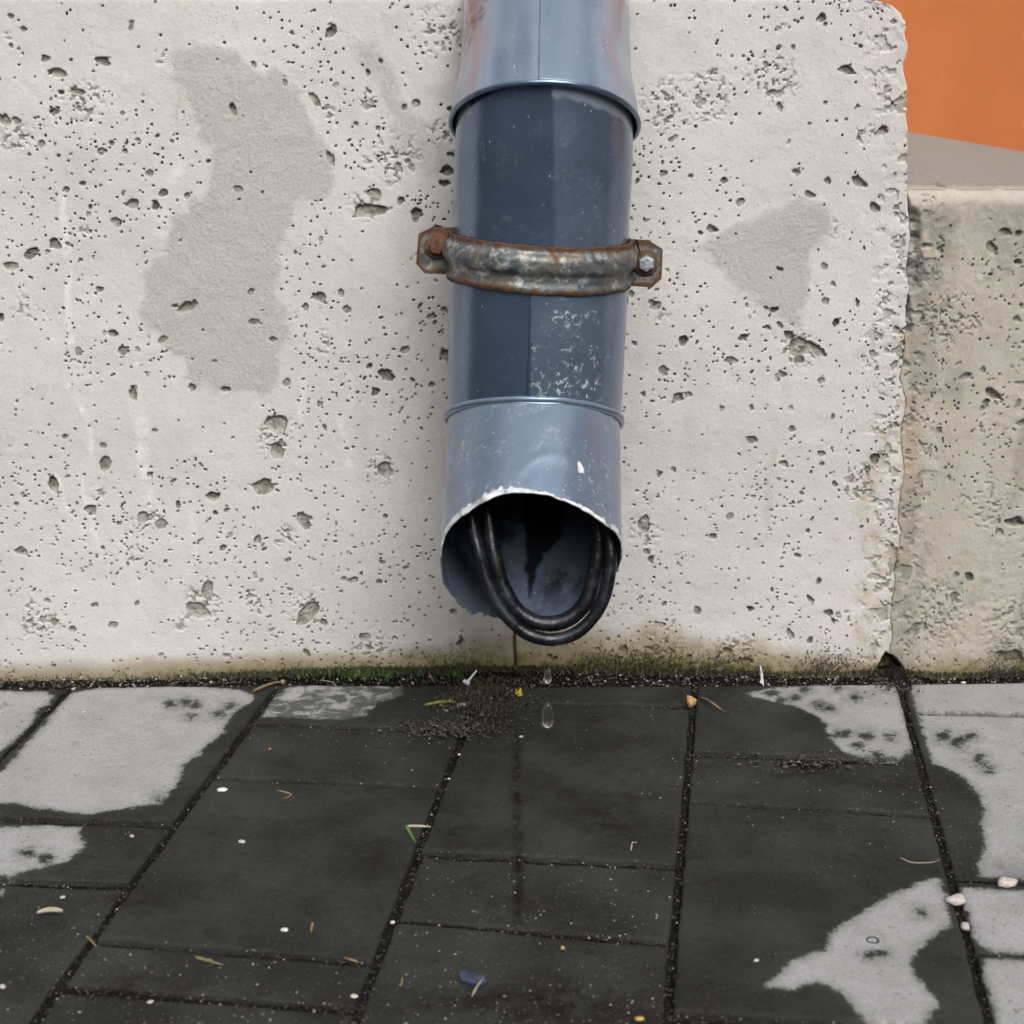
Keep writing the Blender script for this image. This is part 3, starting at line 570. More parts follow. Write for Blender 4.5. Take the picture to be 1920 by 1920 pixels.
def paver(q, seed):
    """q: four ground points TL,TR,BR,BL (joint centres)"""
    q = [np.array(p[:2]) for p in q]; c = sum(q) / 4
    gapx, gapy = .0031, .0034
    ex = (q[1] - q[0] + q[2] - q[3]) / 2; ey = (q[3] - q[0] + q[2] - q[1]) / 2; lx, ly = np.linalg.norm(ex), np.linalg.norm(ey)
    nx, ny = max(8, int(lx / .0032)), max(6, int(ly / .0032))
    def axis(n, l, g):
        r = .0022; t = np.concatenate([[g, g + .0003, g + .0009, g + r], np.linspace(g + r * 2, l - g - r * 2, n), [l - g - r, l - g - .0009, l - g - .0003, l - g]]) / l
        return np.concatenate([[t[0]], t, [t[-1]]])
    sx, sy = axis(nx, lx, gapx), axis(ny, ly, gapy); S, T = np.meshgrid(sx, sy)
    XY = ((1 - S) * (1 - T))[..., None] * q[0] + (S * (1 - T))[..., None] * q[1] + (S * T)[..., None] * q[2] + ((1 - S) * T)[..., None] * q[3]
    x, y = XY[..., 0], XY[..., 1]
    de = np.minimum(np.minimum(S * lx - gapx, (1 - S) * lx - gapx), np.minimum(T * ly - gapy, (1 - T) * ly - gapy))
    wob = (fbm(x * 55, y * 55, 4, seed) - .5)
    x = x + wob * .0030 * (1 - sstep(0, .006, de)); y = y + (fbm(x * 55, y * 55, 4, seed + 5) - .5) * .0030 * (1 - sstep(0, .006, de))
    r = .003; k = np.clip(r - de, 0, r); z = -(r - np.sqrt(np.maximum(r * r - k * k, 0))) * .8
    rnd = random.Random(seed)
    z = z + rnd.uniform(-.0015, .0015) + (S - .5) * rnd.uniform(-.002, .002) + (T - .5) * rnd.uniform(-.002, .002)
    z = z + (fbm(x * 22, y * 22, 3, 80) - .5) * .0016 + (fbm(x * 150, y * 150, 3, 81) - .5) * .0006
    uu, vv = proj(x, y, 0 * x)
    for ln, dpt, wd in (([(970, 1385), (968, 1500), (972, 1610), (970, 1725)], .0026, 5), ([(180, 1442), (260, 1432), (330, 1420), (395, 1416)], .0007, 2.5), ([(1240, 1420), (1180, 1445)], .0006, 3)):
        ld = line_dist(uu + (fbm(x * 90, y * 90, 3, 82) - .5) * 12, vv, ln); z = z - dpt * (1 - sstep(wd * .3, wd, ld))
    z[0], z[-1], z[:, 0], z[:, -1] = -.018, -.018, -.018, -.018
    edge = 1 - sstep(.0008, .0034, de); stain = np.zeros(x.shape)
    for u_, v_, a_, b_, k_ in STAINS: stain = np.maximum(stain, k_ * np.exp(-(((uu - u_) / a_)**2 + ((vv - v_) / b_)**2)))
    stain = np.maximum(stain, 1 * (1 - sstep(3, 14, line_dist(uu, vv, [(970, 1385), (968, 1500), (972, 1610), (970, 1725)]))))
    dry = np.full(x.shape, -.05); half = np.zeros(x.shape)
    for i, p in enumerate(DRYW):
        s = poly_sdf(x, y, p); dry = np.maximum(dry, s)
        if i == 4: half = np.where(s > -.01, 1., half)
    for u_, v_, r_ in SPOTS: dry = np.minimum(dry, (np.hypot((uu - u_) * .62, vv - v_) - r_) / 2300)
    dry = np.clip(dry, -.05, .05)
    return mesh_np('paver', np.stack([x, y, z], -1).reshape(-1, 3), grid_faces(*x.shape[::-1], flip=True), M_PAVER, pav, {'dry': dry.ravel(), 'half_dry': half.ravel(), 'rim': edge.ravel(), 'stain': stain.ravel(), 'side': sstep(-.0016, -.0042, z).ravel() if False else (1 - sstep(-.0046, -.0018, z)).ravel()})
seed = 100
for (a, b), rows in COLS.items():
    for (l0, r0), (l1, r1) in zip(rows[:-1], rows[1:]):
        q = [on_z(PX[a](l0), l0), on_z(PX[b](r0), r0), on_z(PX[b](r1), r1), on_z(PX[a](l1), l1)]
        paver(q, seed); seed += 13
# unseen grey walls at both sides and opposite, added for the pipe to mirror
def mat_yard():
    n = NT('grey_plaster'); c = n.mix(n.ramp(n.noise(2, 5, .6), .3, .7), (.10, .11, .13), (.15, .16, .18)); return n.fin(c, .9)
ca, fa = box_np(-9.5, -5.5, -14, 3, -.05, 9); cb, fb = box_np(5.5, 9.5, -14, 3, -.05, 7.5); cc, fc = box_np(-5.4, 5.4, -16, -13, -.05, 5.5)
tag(mesh_np('added_yard_walls', np.vstack([ca, cb, cc]), np.vstack([fa, fb + 8, fc + 16]), mat_yard(), None, smooth=False), kind='structure')
# soil between the stones and against the wall
xs = np.concatenate([np.arange(-1., -.52, .02), np.arange(-.52, .56, .0022), np.arange(.56, 1.2, .02)])
ys = np.concatenate([np.arange(-1.15, -.78, .02), np.arange(-.78, .018, .0022)])
X, Y = np.meshgrid(xs, ys)
U, V = proj(X, Y, 0 * X)
Zb = -.0044 + (fbm(X * 130, Y * 130, 4, 90) - .5) * .004 + (fbm(X * 420, Y * 420, 2, 91) - .5) * .0022
wall_bank = sstep(-.020, -.001, Y + (fbm(X * 40, Y * 40, 3, 92) - .5) * .012)
bank_h = np.interp(U, [0, 300, 500, 700, 900, 1000, 1200, 1500, 1680, 1750, 1920], [.002, .003, .004, .009, .012, .012, .008, .004, .008, .003, .005])
Zb += wall_bank * bank_h
heap = np.exp(-(((U - 915) / 55)**2 + ((V - 1312) / 26)**2)); Zb += heap * .0075 * (.5 + fbm(X * 90, Y * 90, 3, 93))
heap2 = np.exp(-(((U - 855) / 60)**2 + ((V - 1368) / 14)**2)) + np.exp(-(((U - 1510) / 80)**2 + ((V - 1432) / 11)**2)) + np.exp(-(((U - 1680) / 35)**2 + ((V - 1272) / 24)**2)) * 1.3
Zb += heap2 * .0062 * (.4 + fbm(X * 120, Y * 120, 3, 94))
bed = mesh_np('soil', np.stack([X, Y, Zb], -1).reshape(-1, 3), grid_faces(*X.shape[::-1]), M_BED); tag(bed, kind='structure')

# ================================================================ DOWNPIPE
AY = -.135
J1, J2 = on_y(1021, 236, AY), on_y(1001, 788, AY)
R = .0685
def unit(v): v = np.array(v, float); return v / np.linalg.norm(v)
aB = unit(J2 - J1)
ta, tc = math.radians(50), math.radians(50)
aA = unit([.02, math.sin(ta), math.cos(ta)])            # up and back over the wall
aC = unit([-.025, -math.sin(tc), -math.cos(tc)])        # down and out
def frame(a):
    ex = unit(np.cross(a, [0, 1, 0]) if abs(a[1]) < .95 else np.cross(a, [0, 0, 1]))
    ex = ex if ex[0] > 0 else -ex
    ef = np.cross(ex, a); ef = ef if ef[1] < 0 else -ef       # ef faces the street
    return ex, ef
def tube(name, org, ax, s0, s1, rad, parent, mat=M_PAINT, nt_=220, ns=60, seam=None, attrs=None, dent=.0006, sd=0, lap=.0009):
    """s0,s1: scalars or functions of theta (0 = street side, +90 deg = right)"""
    ex, ef = frame(ax)
    th = np.linspace(-math.pi, math.pi, nt_, endpoint=False)
    if seam is not None: th = np.sort(np.concatenate([th, [seam - .004, seam - .001, seam + .0005]]))
    f0 = s0(th) if callable(s0) else np.full(th.shape, s0); f1 = s1(th) if callable(s1) else np.full(th.shape, s1)
    t = np.linspace(0, 1, ns)
    S = f0[None, :] * (1 - t[:, None]) + f1[None, :] * t[:, None]; TH = np.broadcast_to(th, S.shape)
    rr = rad(S) if callable(rad) else np.full(S.shape, rad)
    rr = rr + (fbm(np.cos(TH) * 2 + 9, S * 14 + np.sin(TH) * 2 + 5, 3, 200 + sd) - .5) * 2 * dent
    if seam is not None: rr = rr + lap * (TH > seam) * (1 - sstep(seam, seam + 1.2, TH))
    P = org + S[..., None] * ax + rr[..., None] * (np.sin(TH)[..., None] * ex + np.cos(TH)[..., None] * ef)
    U, V = proj(P[..., 0], P[..., 1], P[..., 2])
    at = {k: np.zeros(S.shape) for k in ('dust_sheen', 'scuff', 'flake', 'grime', 'mouth_light', 'streak')}
    if attrs: attrs(at, U, V, TH, S)
    n2 = len(th)
    o = mesh_np(name, P.reshape(-1, 3), grid_faces(n2, ns, True), mat, parent, {k: v.ravel() for k, v in at.items()})
    me = o.data
    so = o.modifiers.new('thickness', 'SOLIDIFY'); so.thickness = .0011; so.offset = 0; so.use_even_offset = False
    return o
dp = empty('downpipe', (float(J2[0]), AY, 0)); tag(dp, 'blue-grey metal rain downpipe with open bent outlet, hanging on the pitted wall', 'downpipe')
front = lambda TH: np.cos(TH) > 0
def bl(U, V, p, s=6): return sstep(-s, s, poly_sdf(U, V, p))
def atA(a, U, V, TH, S):
    a['dust_sheen'][:] = .62 + .45 * fbm(TH * 7, S * 6, 4, 7) + .45 * sstep(.45, .75, np.abs(np.sin(TH))); a['flake'][:] = .18 * (1 - sstep(0, .004, S)) + .42 * bl(U, V, [(905,85),(935,75),(930,110),(905,120)]) + .4 * bl(U, V, [(1055, 95), (1095, 85), (1095, 115)]) + .45 * bl(U, V, [(1098, 0), (1112, 10), (1116, 110), (1100, 120), (1104, 60)], 4) + .3*bl(U,V,[(1120,60),(1130,60),(1135,120),(1125,120)])  # dust colour raised to stand for sky sheen; more at sides mutes orange reflection
    a['grime'][:] = bl(U, V, [(880, 20), (900, -10), (935, -20), (915, 20), (895, 60), (872, 120), (866, 90)], 10)
def atB1(a, U, V, TH, S):
    a['dust_sheen'][:] = .10 + .42 * sstep(1030, 1044, U + (fbm(TH * 5, S * 25, 3, 8) - .5) * 14) + .35 * (1 - sstep(868, 905, U)) + .6 * (1 - sstep(.0075, .011, S - s_on(aB, nA, R)(TH) + (fbm(TH * 9, S * 60, 3, 9) - .5) * .006)) * (np.abs(U - 960) > 75)  # right half dust film; left edge lightened like a reflection of the wall
    a['scuff'][:] = .12; a['flake'][:] = .45 * bl(U, V, [(905, 210), (915, 180), (960, 178), (930, 192)], 4)
def atB2(a, U, V, TH, S):
    a['dust_sheen'][:] = .05 + .5 * (U > 995) + .4 * (1 - sstep(868, 900, U)); a['scuff'][:] = (U > 996) * (1 - sstep(1110, 1150, U)) * 1.0 + .1  # dusty right half; left edge lightened to suggest the pale wall mirrored
    a['flake'][:] = .44 * (1 - sstep(0, .003, S - sB - .002)) + .3 * bl(U, V, [(996, 600), (1004, 600), (1004, 720), (996, 720)], 4)
nA = unit(aA - aB)                                       # plane of the upper mitre joint
def s_on(ax, n_, rad):
    ex, ef = frame(ax)
    return lambda th: -rad * (np.sin(th) * (ex @ n_) + np.cos(th) * (ef @ n_)) / (ax @ n_)
tube('pipe_section', J1, aA, lambda th: s_on(aA, nA, R)(th) - .001, .62, lambda S: R + .0030 - .0045 * sstep(0, .06, S), dp, ns=160, seam=-.09, attrs=atA, sd=1)
LB = np.linalg.norm(J2 - J1)
sB = np.linalg.norm(on_y(1010, 515, AY) - J1)
tube('pipe_section', J1, aB, lambda th: s_on(aB, nA, R)(th) - .004, sB + .02, lambda S: R - .0022 * (1 - sstep(-.03, .03, S)), dp, attrs=atB1, ns=120, sd=2)
nM = unit(aC - (-aB) * 1.0) if False else unit(aB + aC)             # mitre plane normal
def s_mitre(ax, rad):
    ex, ef = frame(ax)
    def f(th): return -rad * (np.sin(th) * (ex @ nM) + np.cos(th) * (ef @ nM)) / (ax @ nM)
    return f
mB = s_mitre(aB, R); seamB = -.10
tube('pipe_section', J1, aB, sB + .002, lambda th: LB + mB(th), R + .0012, dp, seam=seamB, attrs=atB2, ns=120, sd=3)
# outlet with its torn rim, taken back from the photograph onto the tube
exC, efC = frame(aC)
RIMN = [(822,1050),(825,1014),(838,996),(850,982),(869,965),(890,955),(906,942),(927,931),(947,927),(976,925),(1000,926),(1020,928),(1046,935),(1072,947),(1098,958),(1125,978),(1151,996),(1162,1008)]
RIMF = [(826,1074),(834,1100),(846,1113),(864,1134),(877,1147),(895,1154),(916,1152),(937,1158),(970,1166),(1010,1168),(1050,1162),(1090,1146),(1125,1112),(1150,1077),(1158,1066)]
RC = R + .0012
def hit(u, v, far):
    d = unit(ray(u, v)); o = CAM - J2
    dpp, opp = d - aC * (d @ aC), o - aC * (o @ aC)
    A_, B_, C_ = dpp @ dpp, 2 * dpp @ opp, opp @ opp - RC * RC
    disc = max(B_ * B_ - 4 * A_ * C_, 0); t = (-B_ + (1 if far else -1) * math.sqrt(disc)) / (2 * A_)
    p = o + d * t; s = p @ aC; q = p - aC * s
    return math.atan2(q @ exC, q @ efC), s
rim = [hit(u, v, False) for u, v in RIMN] + [hit(u, v, True) for u, v in RIMF]
rim = sorted(rim); rt = np.array([r[0] for r in rim]); rs = np.array([r[1] for r in rim])
rt3 = np.concatenate([rt - 2 * math.pi, rt, rt + 2 * math.pi]); rs3 = np.tile(rs, 3)
def rim_s(th):
    k = np.interp(th, rt3, rs3)
    acc = sum(np.interp(th + o, rt3, rs3) for o in (-.14, -.07, 0, .07, .14)) / 5
    return acc + (fbm(th * 9, th * 0, 3, 44) - .5) * .0022 + (fbm(th * 22, th * 0 + 7, 3, 45) - .5) * .0055 * (np.abs(th) > 1.7)
0 and print('rim s', [(round(math.degrees(a)), round(float(b), 3)) for a, b in zip(rt, rs)])
def atC(a, U, V, TH, S):
    dr = rim_s(TH) - S; f = front(TH); a['mouth_light'][:] = (1 - sstep(.004, .045, dr)) * (~f | (U < 870))
    a['dust_sheen'][:] = .80; a['scuff'][:] = .3 * f
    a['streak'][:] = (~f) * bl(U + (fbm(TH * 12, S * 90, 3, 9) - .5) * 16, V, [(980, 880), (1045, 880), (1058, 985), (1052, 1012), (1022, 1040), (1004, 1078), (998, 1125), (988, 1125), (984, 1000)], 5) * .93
    wr_ = np.interp(np.degrees(TH), [-100, -60, -38, -20, 0, 15, 30, 60, 90], [.008, .014, .012, .012, .006, .003, .007, .009, .007])
    a['flake'][:] = .86 * (1 - sstep(.0, 1.4, dr / wr_)) * f
    a['flake'][:] += f * .75 * bl(U, V, [(1080, 858), (1086, 860), (1096, 880), (1096, 890), (1082, 888)], 3) + f * .65 * bl(U, V, [(1060, 886), (1067, 884), (1055, 902), (1050, 904)], 3)
    a['grime'][:] = f * bl(U, V, [(868, 828), (888, 828), (890, 852), (872, 852)], 6) * .9 + f * bl(U, V, [(878,935),(900,925),(915,940),(895,955)], 6)
def radC(S): return RC + 0 * S
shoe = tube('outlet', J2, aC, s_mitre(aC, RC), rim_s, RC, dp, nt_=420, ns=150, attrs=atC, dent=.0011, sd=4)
# dented crease above the mouth
me = shoe.data; co = np.empty(len(me.vertices) * 3, np.float32); me.vertices.foreach_get('co', co); co = co.reshape(-1, 3)
wp = co + np.array(dp.location, np.float32); U, V = proj(wp[:, 0], wp[:, 1], wp[:, 2])
fr_ = ((wp - J2) @ efC) > 0
arc = np.hypot((U - 1035) / 78, (V - 940) / 88); cre = np.exp(-((arc - 1) / .10)**2) * fr_ * (V < 945)
ins = (1 - sstep(.7, 1.0, arc)) * fr_
cr2 = np.exp(-(line_dist(U, V, [(1070, 850), (1110, 900), (1125, 960)]) / 7)**2) * fr_
co -= ((cre * -.00025) + ins * .0004 + cr2 * .0006)[:, None] * efC.astype(np.float32)
me.vertices.foreach_set('co', co.ravel())
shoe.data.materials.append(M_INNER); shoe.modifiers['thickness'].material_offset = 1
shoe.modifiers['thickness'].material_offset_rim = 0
# make sure the face normals point outward so that the second material is on the inside
def outward(o, org, ax):
    me = o.data; p = me.polygons[len(me.polygons) // 2]; c = np.array(p.center) + np.array(dp.location) - org
    c = c - ax * (c @ ax)
    if np.dot(c, np.array(p.normal)) < 0: me.flip_normals()
outward(shoe, J2, aC)
# rolled beads
ex, ef = frame(aA); th = np.linspace(0, 2 * math.pi, 160, endpoint=False)
exb_, efb_ = frame(aB); sr = s_on(aB, nA, R + .0036)(th)
ring = J1 + (sr + (fbm(np.cos(th) * 3, np.sin(th) * 3, 3, 5) - .5) * .0012)[:, None] * aB + (R + .0036) * (np.sin(th)[:, None] * exb_ + np.cos(th)[:, None] * efb_)
v_, q_ = tube_mesh(ring, .0021, 10, True)
z4 = {k: np.zeros(len(v_)) for k in ('scuff', 'grime')}
mesh_np('rolled_bead', v_, q_, M_PAINT, dp, {**z4, 'dust_sheen': np.full(len(v_), .35), 'flake': np.full(len(v_), .28)})
exB, efB = frame(aB)
def mit_ring(off, ds): return np.array([J1 + aB * (LB + mB(np.array([t]))[0] + ds) + (R + off) * (math.sin(t) * exB + math.cos(t) * efB) for t in th])
for ds, off, rad, du in ((-.0015, .0028, .0021, .9), (.0018, .0030, .0017, .6)):
    rg = mit_ring(off, ds); rg += ((fbm(np.cos(th) * 4, np.sin(th) * 4, 3, 6) - .5) * .0012)[:, None] * aB
    v_, q_ = tube_mesh(rg, rad, 10, True)
    mesh_np('rolled_bead', v_, q_, M_PAINT, dp, {**{k: np.zeros(len(v_)) for k in ('scuff', 'grime')}, 'dust_sheen': np.full(len(v_), du), 'flake': np.full(len(v_), .36)})
# rivet ends at both sides under the clamp
def blob(c, r, n=10, m=7, seed=0, rough=.0):
    th, ph = np.meshgrid(np.linspace(0, 2 * math.pi, n, endpoint=False), np.linspace(.02, math.pi - .02, m))
    d = np.stack([np.sin(ph) * np.cos(th), np.sin(ph) * np.sin(th), np.cos(ph)], -1)
    k = 1 + rough * (fbm(d[..., 0] * 1.6 + seed, d[..., 1] * 1.6 + d[..., 2] * 1.3 + seed * .7, 2, seed) - .5) * 2
    return (np.array(c) + d * np.array(r) * k[..., None]).reshape(-1, 3), grid_faces(n, m, True, flip=False)
for u, v in ((850, 552), (1174, 562)):
    q = on_y(u, v, AY + .004); s = -1 if u < 1000 else 1
    v_, q_ = blob(q - np.array([s * .001, 0, 0]), (.0030, .004, .0062), 14, 9)
    mesh_np('rivet', v_, q_, M_PAINT, dp, {**{k: np.zeros(len(v_)) for k in ('scuff', 'grime', 'flake')}, 'dust_sheen': np.full(len(v_), .1)})

# ================================================================ CLAMP
q = on_y(1013, 484, AY)
kc = J1 + aB * np.dot(q - J1, aB); kc = kc
cl = empty('pipe_clamp', tuple(kc)); tag(cl, 'rusty two-part pipe clamp with bolted ears gripping the downpipe', 'clamp')
# clamp axis leans a little more than the pipe
aK = unit(aB + np.array([-.022, 0, 0])); exK, efK = frame(aK)
hh = .0178
def band(name, th0, th1, mat, full=False):
    n, m = 120, 34
    th = np.linspace(th0, th1, n); s = np.linspace(-hh, hh, m)
    T, S = np.meshgrid(th, s)
    prof = R + .0026 + .0046 * np.exp(-((S + .004) / .0068)**4) + .0016 * np.exp(-((S - .0145) / .003)**2)
    prof = prof + (fbm(T * 9, S * 220, 3, 31) - .5) * .0010
    S2 = S + (fbm(T * 14, S * 0 + 3, 3, 33) - .5) * .0012 * np.abs(S) / hh
    P = kc + S2[..., None] * aK + prof[..., None] * (np.sin(T)[..., None] * exK + np.cos(T)[..., None] * efK)
    edge = np.clip(1 - (hh - np.abs(S)) / .006, 0, 1) + np.clip(1 - (abs(th1 - th0) / 2 - np.abs(T - (th0 + th1) / 2)) / .22, 0, 1) * .7
    o = mesh_np(name, P.reshape(-1, 3), grid_faces(n, m), mat, cl, {'edge': edge.ravel()})
    so = o.modifiers.new('thickness', 'SOLIDIFY'); so.thickness = .0026; so.offset = 0; return o
band('front_band', -math.pi / 2, math.pi / 2, M_RUST); band('rear_band', math.pi / 2 + .02, 3 * math.pi / 2 - .02, M_RUST)
def ear(name, sgn, y_off, pts):
    """outline pts (along ear, along axis) in metres; plate 3 mm thick"""
    P = np.array(pts); n = len(P); V = []
    N = 9
    cx, cs = P[:, 0].mean(), P[:, 1].mean(); rings = []
    for k, f in enumerate(np.linspace(1, .0, N)):
        rings.append(np.stack([cx + (P[:, 0] - cx) * f, cs + (P[:, 1] - cs) * f], -1))
    # dense ring outline
    def dens(r):
        out = []
        for i in range(n):
            for t in np.linspace(0, 1, 8, endpoint=False): out.append(r[i] * (1 - t) + r[(i + 1) % n] * t)
        return np.array(out)
    rings = [dens(r) for r in rings]; m = len(rings[0]); V = []; E = []
    for k, r in enumerate(rings):
        b = (fbm(r[:, 0] * 120, r[:, 1] * 120, 3, 50) - .5) * .0014
        for (a_, s_), bb in zip(r, b):
            V.append(kc + exK * sgn * a_ + aK * s_ + efK * (.0016 - y_off + bb)); E.append(1 - min(1, k / 2.5))
    Vf = np.array(V); back = Vf[:m] - efK * .003
    Fq = grid_faces(m, N, True); k0 = len(Vf); i = np.arange(m); i2 = (i + 1) % m
    Fq = np.vstack([Fq, np.stack([i, i2, k0 + i2, k0 + i], -1)])
    Vf = np.vstack([Vf, back]); E = np.array(E + [1] * m)
    # back cap ring to centre
    k1 = len(Vf); Vf = np.vstack([Vf, back.mean(0)[None]]); E = np.append(E, 1)
    Fq = np.vstack([Fq, np.stack([k0 + i, k0 + i2, np.full(m, k1), np.full(m, k1)], -1)]) if False else Fq
    return mesh_np(name, Vf, Fq, M_RUST, cl, {'edge': np.clip(E + .15, 0, 1)}, smooth=False)
r0 = R + .002; w1 = .0265
out = [(r0 - .001, -.0185), (r0 + w1 * .55, -.0185), (r0 + w1 - .001, -.0125), (r0 + w1, .0105), (r0 + w1 - .007, .0175), (r0 - .001, .0175)]
for y_off in (0, .0045):
    ear('ear', -1, y_off, [(a, s - .001) for a, s in out]); ear('ear', 1, y_off, [(a, s + .0005) for a, s in out])
# bent-up triangular nick on the right ear
def hexbolt(c, r, h, mat, name, rot=0.):
    n = 6; th = np.arange(n) * math.pi / 3 + rot; V = []; rings = ((r, -.001), (r, h * .8), (r * .88, h), (r * .5, h + .0002))
    for rr, z in rings:
        for t in th: V.append(c + rr * (math.cos(t) * exK + math.sin(t) * aK) + efK * z)
    V.append(c + efK * h); f = [list(x) for x in grid_faces(n, len(rings), True)]
    k = (len(rings) - 1) * n
    bo = mesh_np(name, np.array(V), np.array(f + [[k + i, k + (i + 1) % n, len(V) - 1, len(V) - 1] for i in range(0)] or f), mat, cl, smooth=False)
    # cap
    import bmesh
    bm = bmesh.new(); bm.from_mesh(bo.data); bm.verts.ensure_lookup_table()
    bm.faces.new([bm.verts[k + i] for i in range(n)]); bmesh.ops.recalc_face_normals(bm, faces=bm.faces)
    bm.to_mesh(bo.data); bm.free()
    b = bo.modifiers.new('soft', 'BEVEL'); b.width = .0006; b.segments = 2; return bo
cL = on_y(819, 461, AY - .004); cR = on_y(1211, 493, AY - .004)
b1 = hexbolt(cL, .0066, .0062, M_RBOLT, 'bolt', .2); b1['label'] = 'rusted brown bolt head on the left ear'
b2 = hexbolt(cR, .0068, .0062, M_BOLT, 'bolt', .5); b2['label'] = 'bright galvanised hexagon bolt head on the right ear'
for c_, m_ in ((cL, M_RUST), (cR, M_RUST)):
    th2 = np.linspace(0, 2 * math.pi, 28, endpoint=False); v_ = []
    for rr, z in ((.0098, -.001), (.0098, .0006), (.0090, .0012), (.003, .0012)): v_ += [c_ + rr * (math.cos(t) * exK + math.sin(t) * aK) + efK * z for t in th2]
    mesh_np('washer', np.array(v_), grid_faces(28, 4, True, True), m_, cl, {'edge': np.full(len(v_), .7)})
# flap of sheet folded over on the right ear
t1, t2, t3 = on_y(1189, 448, AY - .003), on_y(1203, 486, AY - .009), on_y(1196, 450, AY - .007)
fv = np.array([t1, t3, t2, t1 - efK * -.0, t1 + efK * .0012, t3 + efK * .0012, t2 + efK * .0012, t1 + efK * .0012])
mesh_np('bent_lug', np.array([t1, t3, t2, t1 + efK * .0012, t3 + efK * .0012, t2 + efK * .0012]), np.array([(3, 4, 5), (0, 2, 1), (0, 1, 4), (0, 4, 3), (1, 2, 5), (1, 5, 4), (2, 0, 3), (2, 3, 5)]), M_RUST, cl, {'edge': np.ones(6)}, smooth=False)
st = [kc - efK * (R + .003), kc - efK * (R + .003) + np.array([0, .075, 0])]
v_, q_ = tube_mesh(np.linspace(st[0], st[1], 6), .005, 12); mesh_np('wall_stud', v_, q_, M_RUST, cl, {'edge': np.ones(len(v_))})

# ================================================================ CABLE LOOPS IN THE OUTLET
def mouth_loop(pts, ys, rad, name, label):
    P = np.array([on_y(u, v, y) for (u, v), y in zip(pts, ys)]); c = catmull(P, 14)
    rr = rad * (1 + (fbm(np.arange(len(c)) * .09, np.arange(len(c)) * 0., 3, 12) - .5) * .10)
    v_, q_ = tube_mesh(c, rr, 20); o = mesh_np(name, v_, q_, M_CABLE); tag(o, label, 'cable', 'black cable loops in the pipe mouth'); return o
mouth_loop([(905,760),(884,880),(882,950),(889,1000),(898,1036),(910,1080),(926,1118),(948,1153),(980,1183),(1010,1196),(1040,1199),(1078,1188),(1110,1160),(1133,1118),(1143,1072),(1145,1030),(1138,990),(1118,900),(1095,800)],
           [-.16,-.19,-.212,-.222,-.228,-.232,-.235,-.238,-.240,-.241,-.241,-.240,-.238,-.236,-.232,-.228,-.220,-.20,-.17], .0050, 'cable', 'outer thin black cable loop hanging lowest out of the pipe mouth')
mouth_loop([(930,760),(914,880),(914,950),(920,1005),(928,1050),(941,1095),(960,1132),(984,1156),(1012,1168),(1045,1168),(1076,1154),(1100,1126),(1113,1086),(1120,1040),(1122,990),(1108,900),(1090,800)],
           [-.15,-.18,-.204,-.214,-.220,-.224,-.227,-.229,-.230,-.230,-.229,-.227,-.224,-.22,-.214,-.19,-.16], .0061, 'cable', 'inner thicker black cable loop curling just inside the pipe mouth')

# ================================================================ WATER
def drop(name, u, v, y, w, h, lab, cat='water drop', grp=None):
    c = on_y(u, v, y); n, m = 20, 14
    th, ph = np.meshgrid(np.linspace(0, 2 * math.pi, n, endpoint=False), np.linspace(.01, math.pi - .01, m))
    r = np.sin(ph)**.75 * (1 - .16 * np.cos(ph)); P = np.stack([w * r * np.cos(th), w * r * np.sin(th), h * np.cos(ph)], -1)
    return tag(mesh_np(name, (P + c).reshape(-1, 3), grid_faces(n, m, True, True), M_WATER), lab, cat, grp)
YD = -.212
drop('water_drop', 1027, 1341, YD, .0046, .0108, 'long clear falling water drop just above the dark wet paving', grp='drops falling from the pipe')
drop('water_drop', 1027, 1268, YD, .0030, .0062, 'upper broken water drop falling in front of the mossy wall foot', grp='drops falling from the pipe')
drop('water_drop', 1021, 1273, YD, .0011, .0022, 'tiny bead of water left of the upper falling drop', grp='drops falling from the pipe')
drop('water_drop', 1030, 1253, YD, .0010, .0030, 'thin sliver of water above the upper falling drop', grp='drops falling from the pipe')
sv, sq = [], []; k0 = 0
for (a, b, r) in (((1425, 1246), (1428, 1282), .0008), ((1427, 1250), (1431, 1284), .0007), ((1424, 1262), (1432, 1286), .0005), ((1429, 1264), (1425, 1280), .0005)):
    P = catmull([on_y(*a, -.016), on_y((a[0] + b[0]) / 2 + .5, (a[1] + b[1]) / 2, -.018), on_y(*b, -.020)], 5)
    v_, q_ = tube_mesh(P, np.linspace(.4, 1, len(P)) * r, 8); sv.append(v_); sq.append(q_ + k0); k0 += len(v_)
tag(mesh_np('water_splash', np.vstack(sv), np.vstack(sq), simple('splash_white', (.55, .56, .56), .2, .1)), 'thin pale splash of water leaping at the wall foot beside the dry paving', 'splash')

# ================================================================ LOOSE THINGS ON THE PAVING
PM = {}
def stone_mat(c):
    if c not in PM: PM[c] = simple('stone_%d' % len(PM), c, .75, .2, 500, .0006)
    return PM[c]
def surf(u, v): return on_z(u, v, .0004)
def pebble(u, v, r, col, lab, flat=.6, asp=1.3, rot=0., grp='loose stones on the paving', cat='pebble'):
    q = surf(u, v); rm = (r * .92 if r > 6.2 else r * .66) / 1950 * .9 * (1 + (v - 1272) / 1500 * .4) ; sd = int(u * 7 + v)
    v_, q_ = blob((0, 0, 0), (rm * asp, rm, rm * flat), 14, 9, sd % 97, .38)
    c, s = math.cos(rot), math.sin(rot); v_ = np.stack([v_[:, 0] * c - v_[:, 1] * s, v_[:, 0] * s + v_[:, 1] * c, v_[:, 2]], -1)
    o = mesh_np('pebble', v_, q_[:, ::-1], stone_mat(col)); o.location = (q[0], q[1], q[2] + rm * flat * .75); return tag(o, lab, cat, grp)
WH, GR, TN = (.36, .35, .335), (.17, .17, .17), (.30, .265, .22)
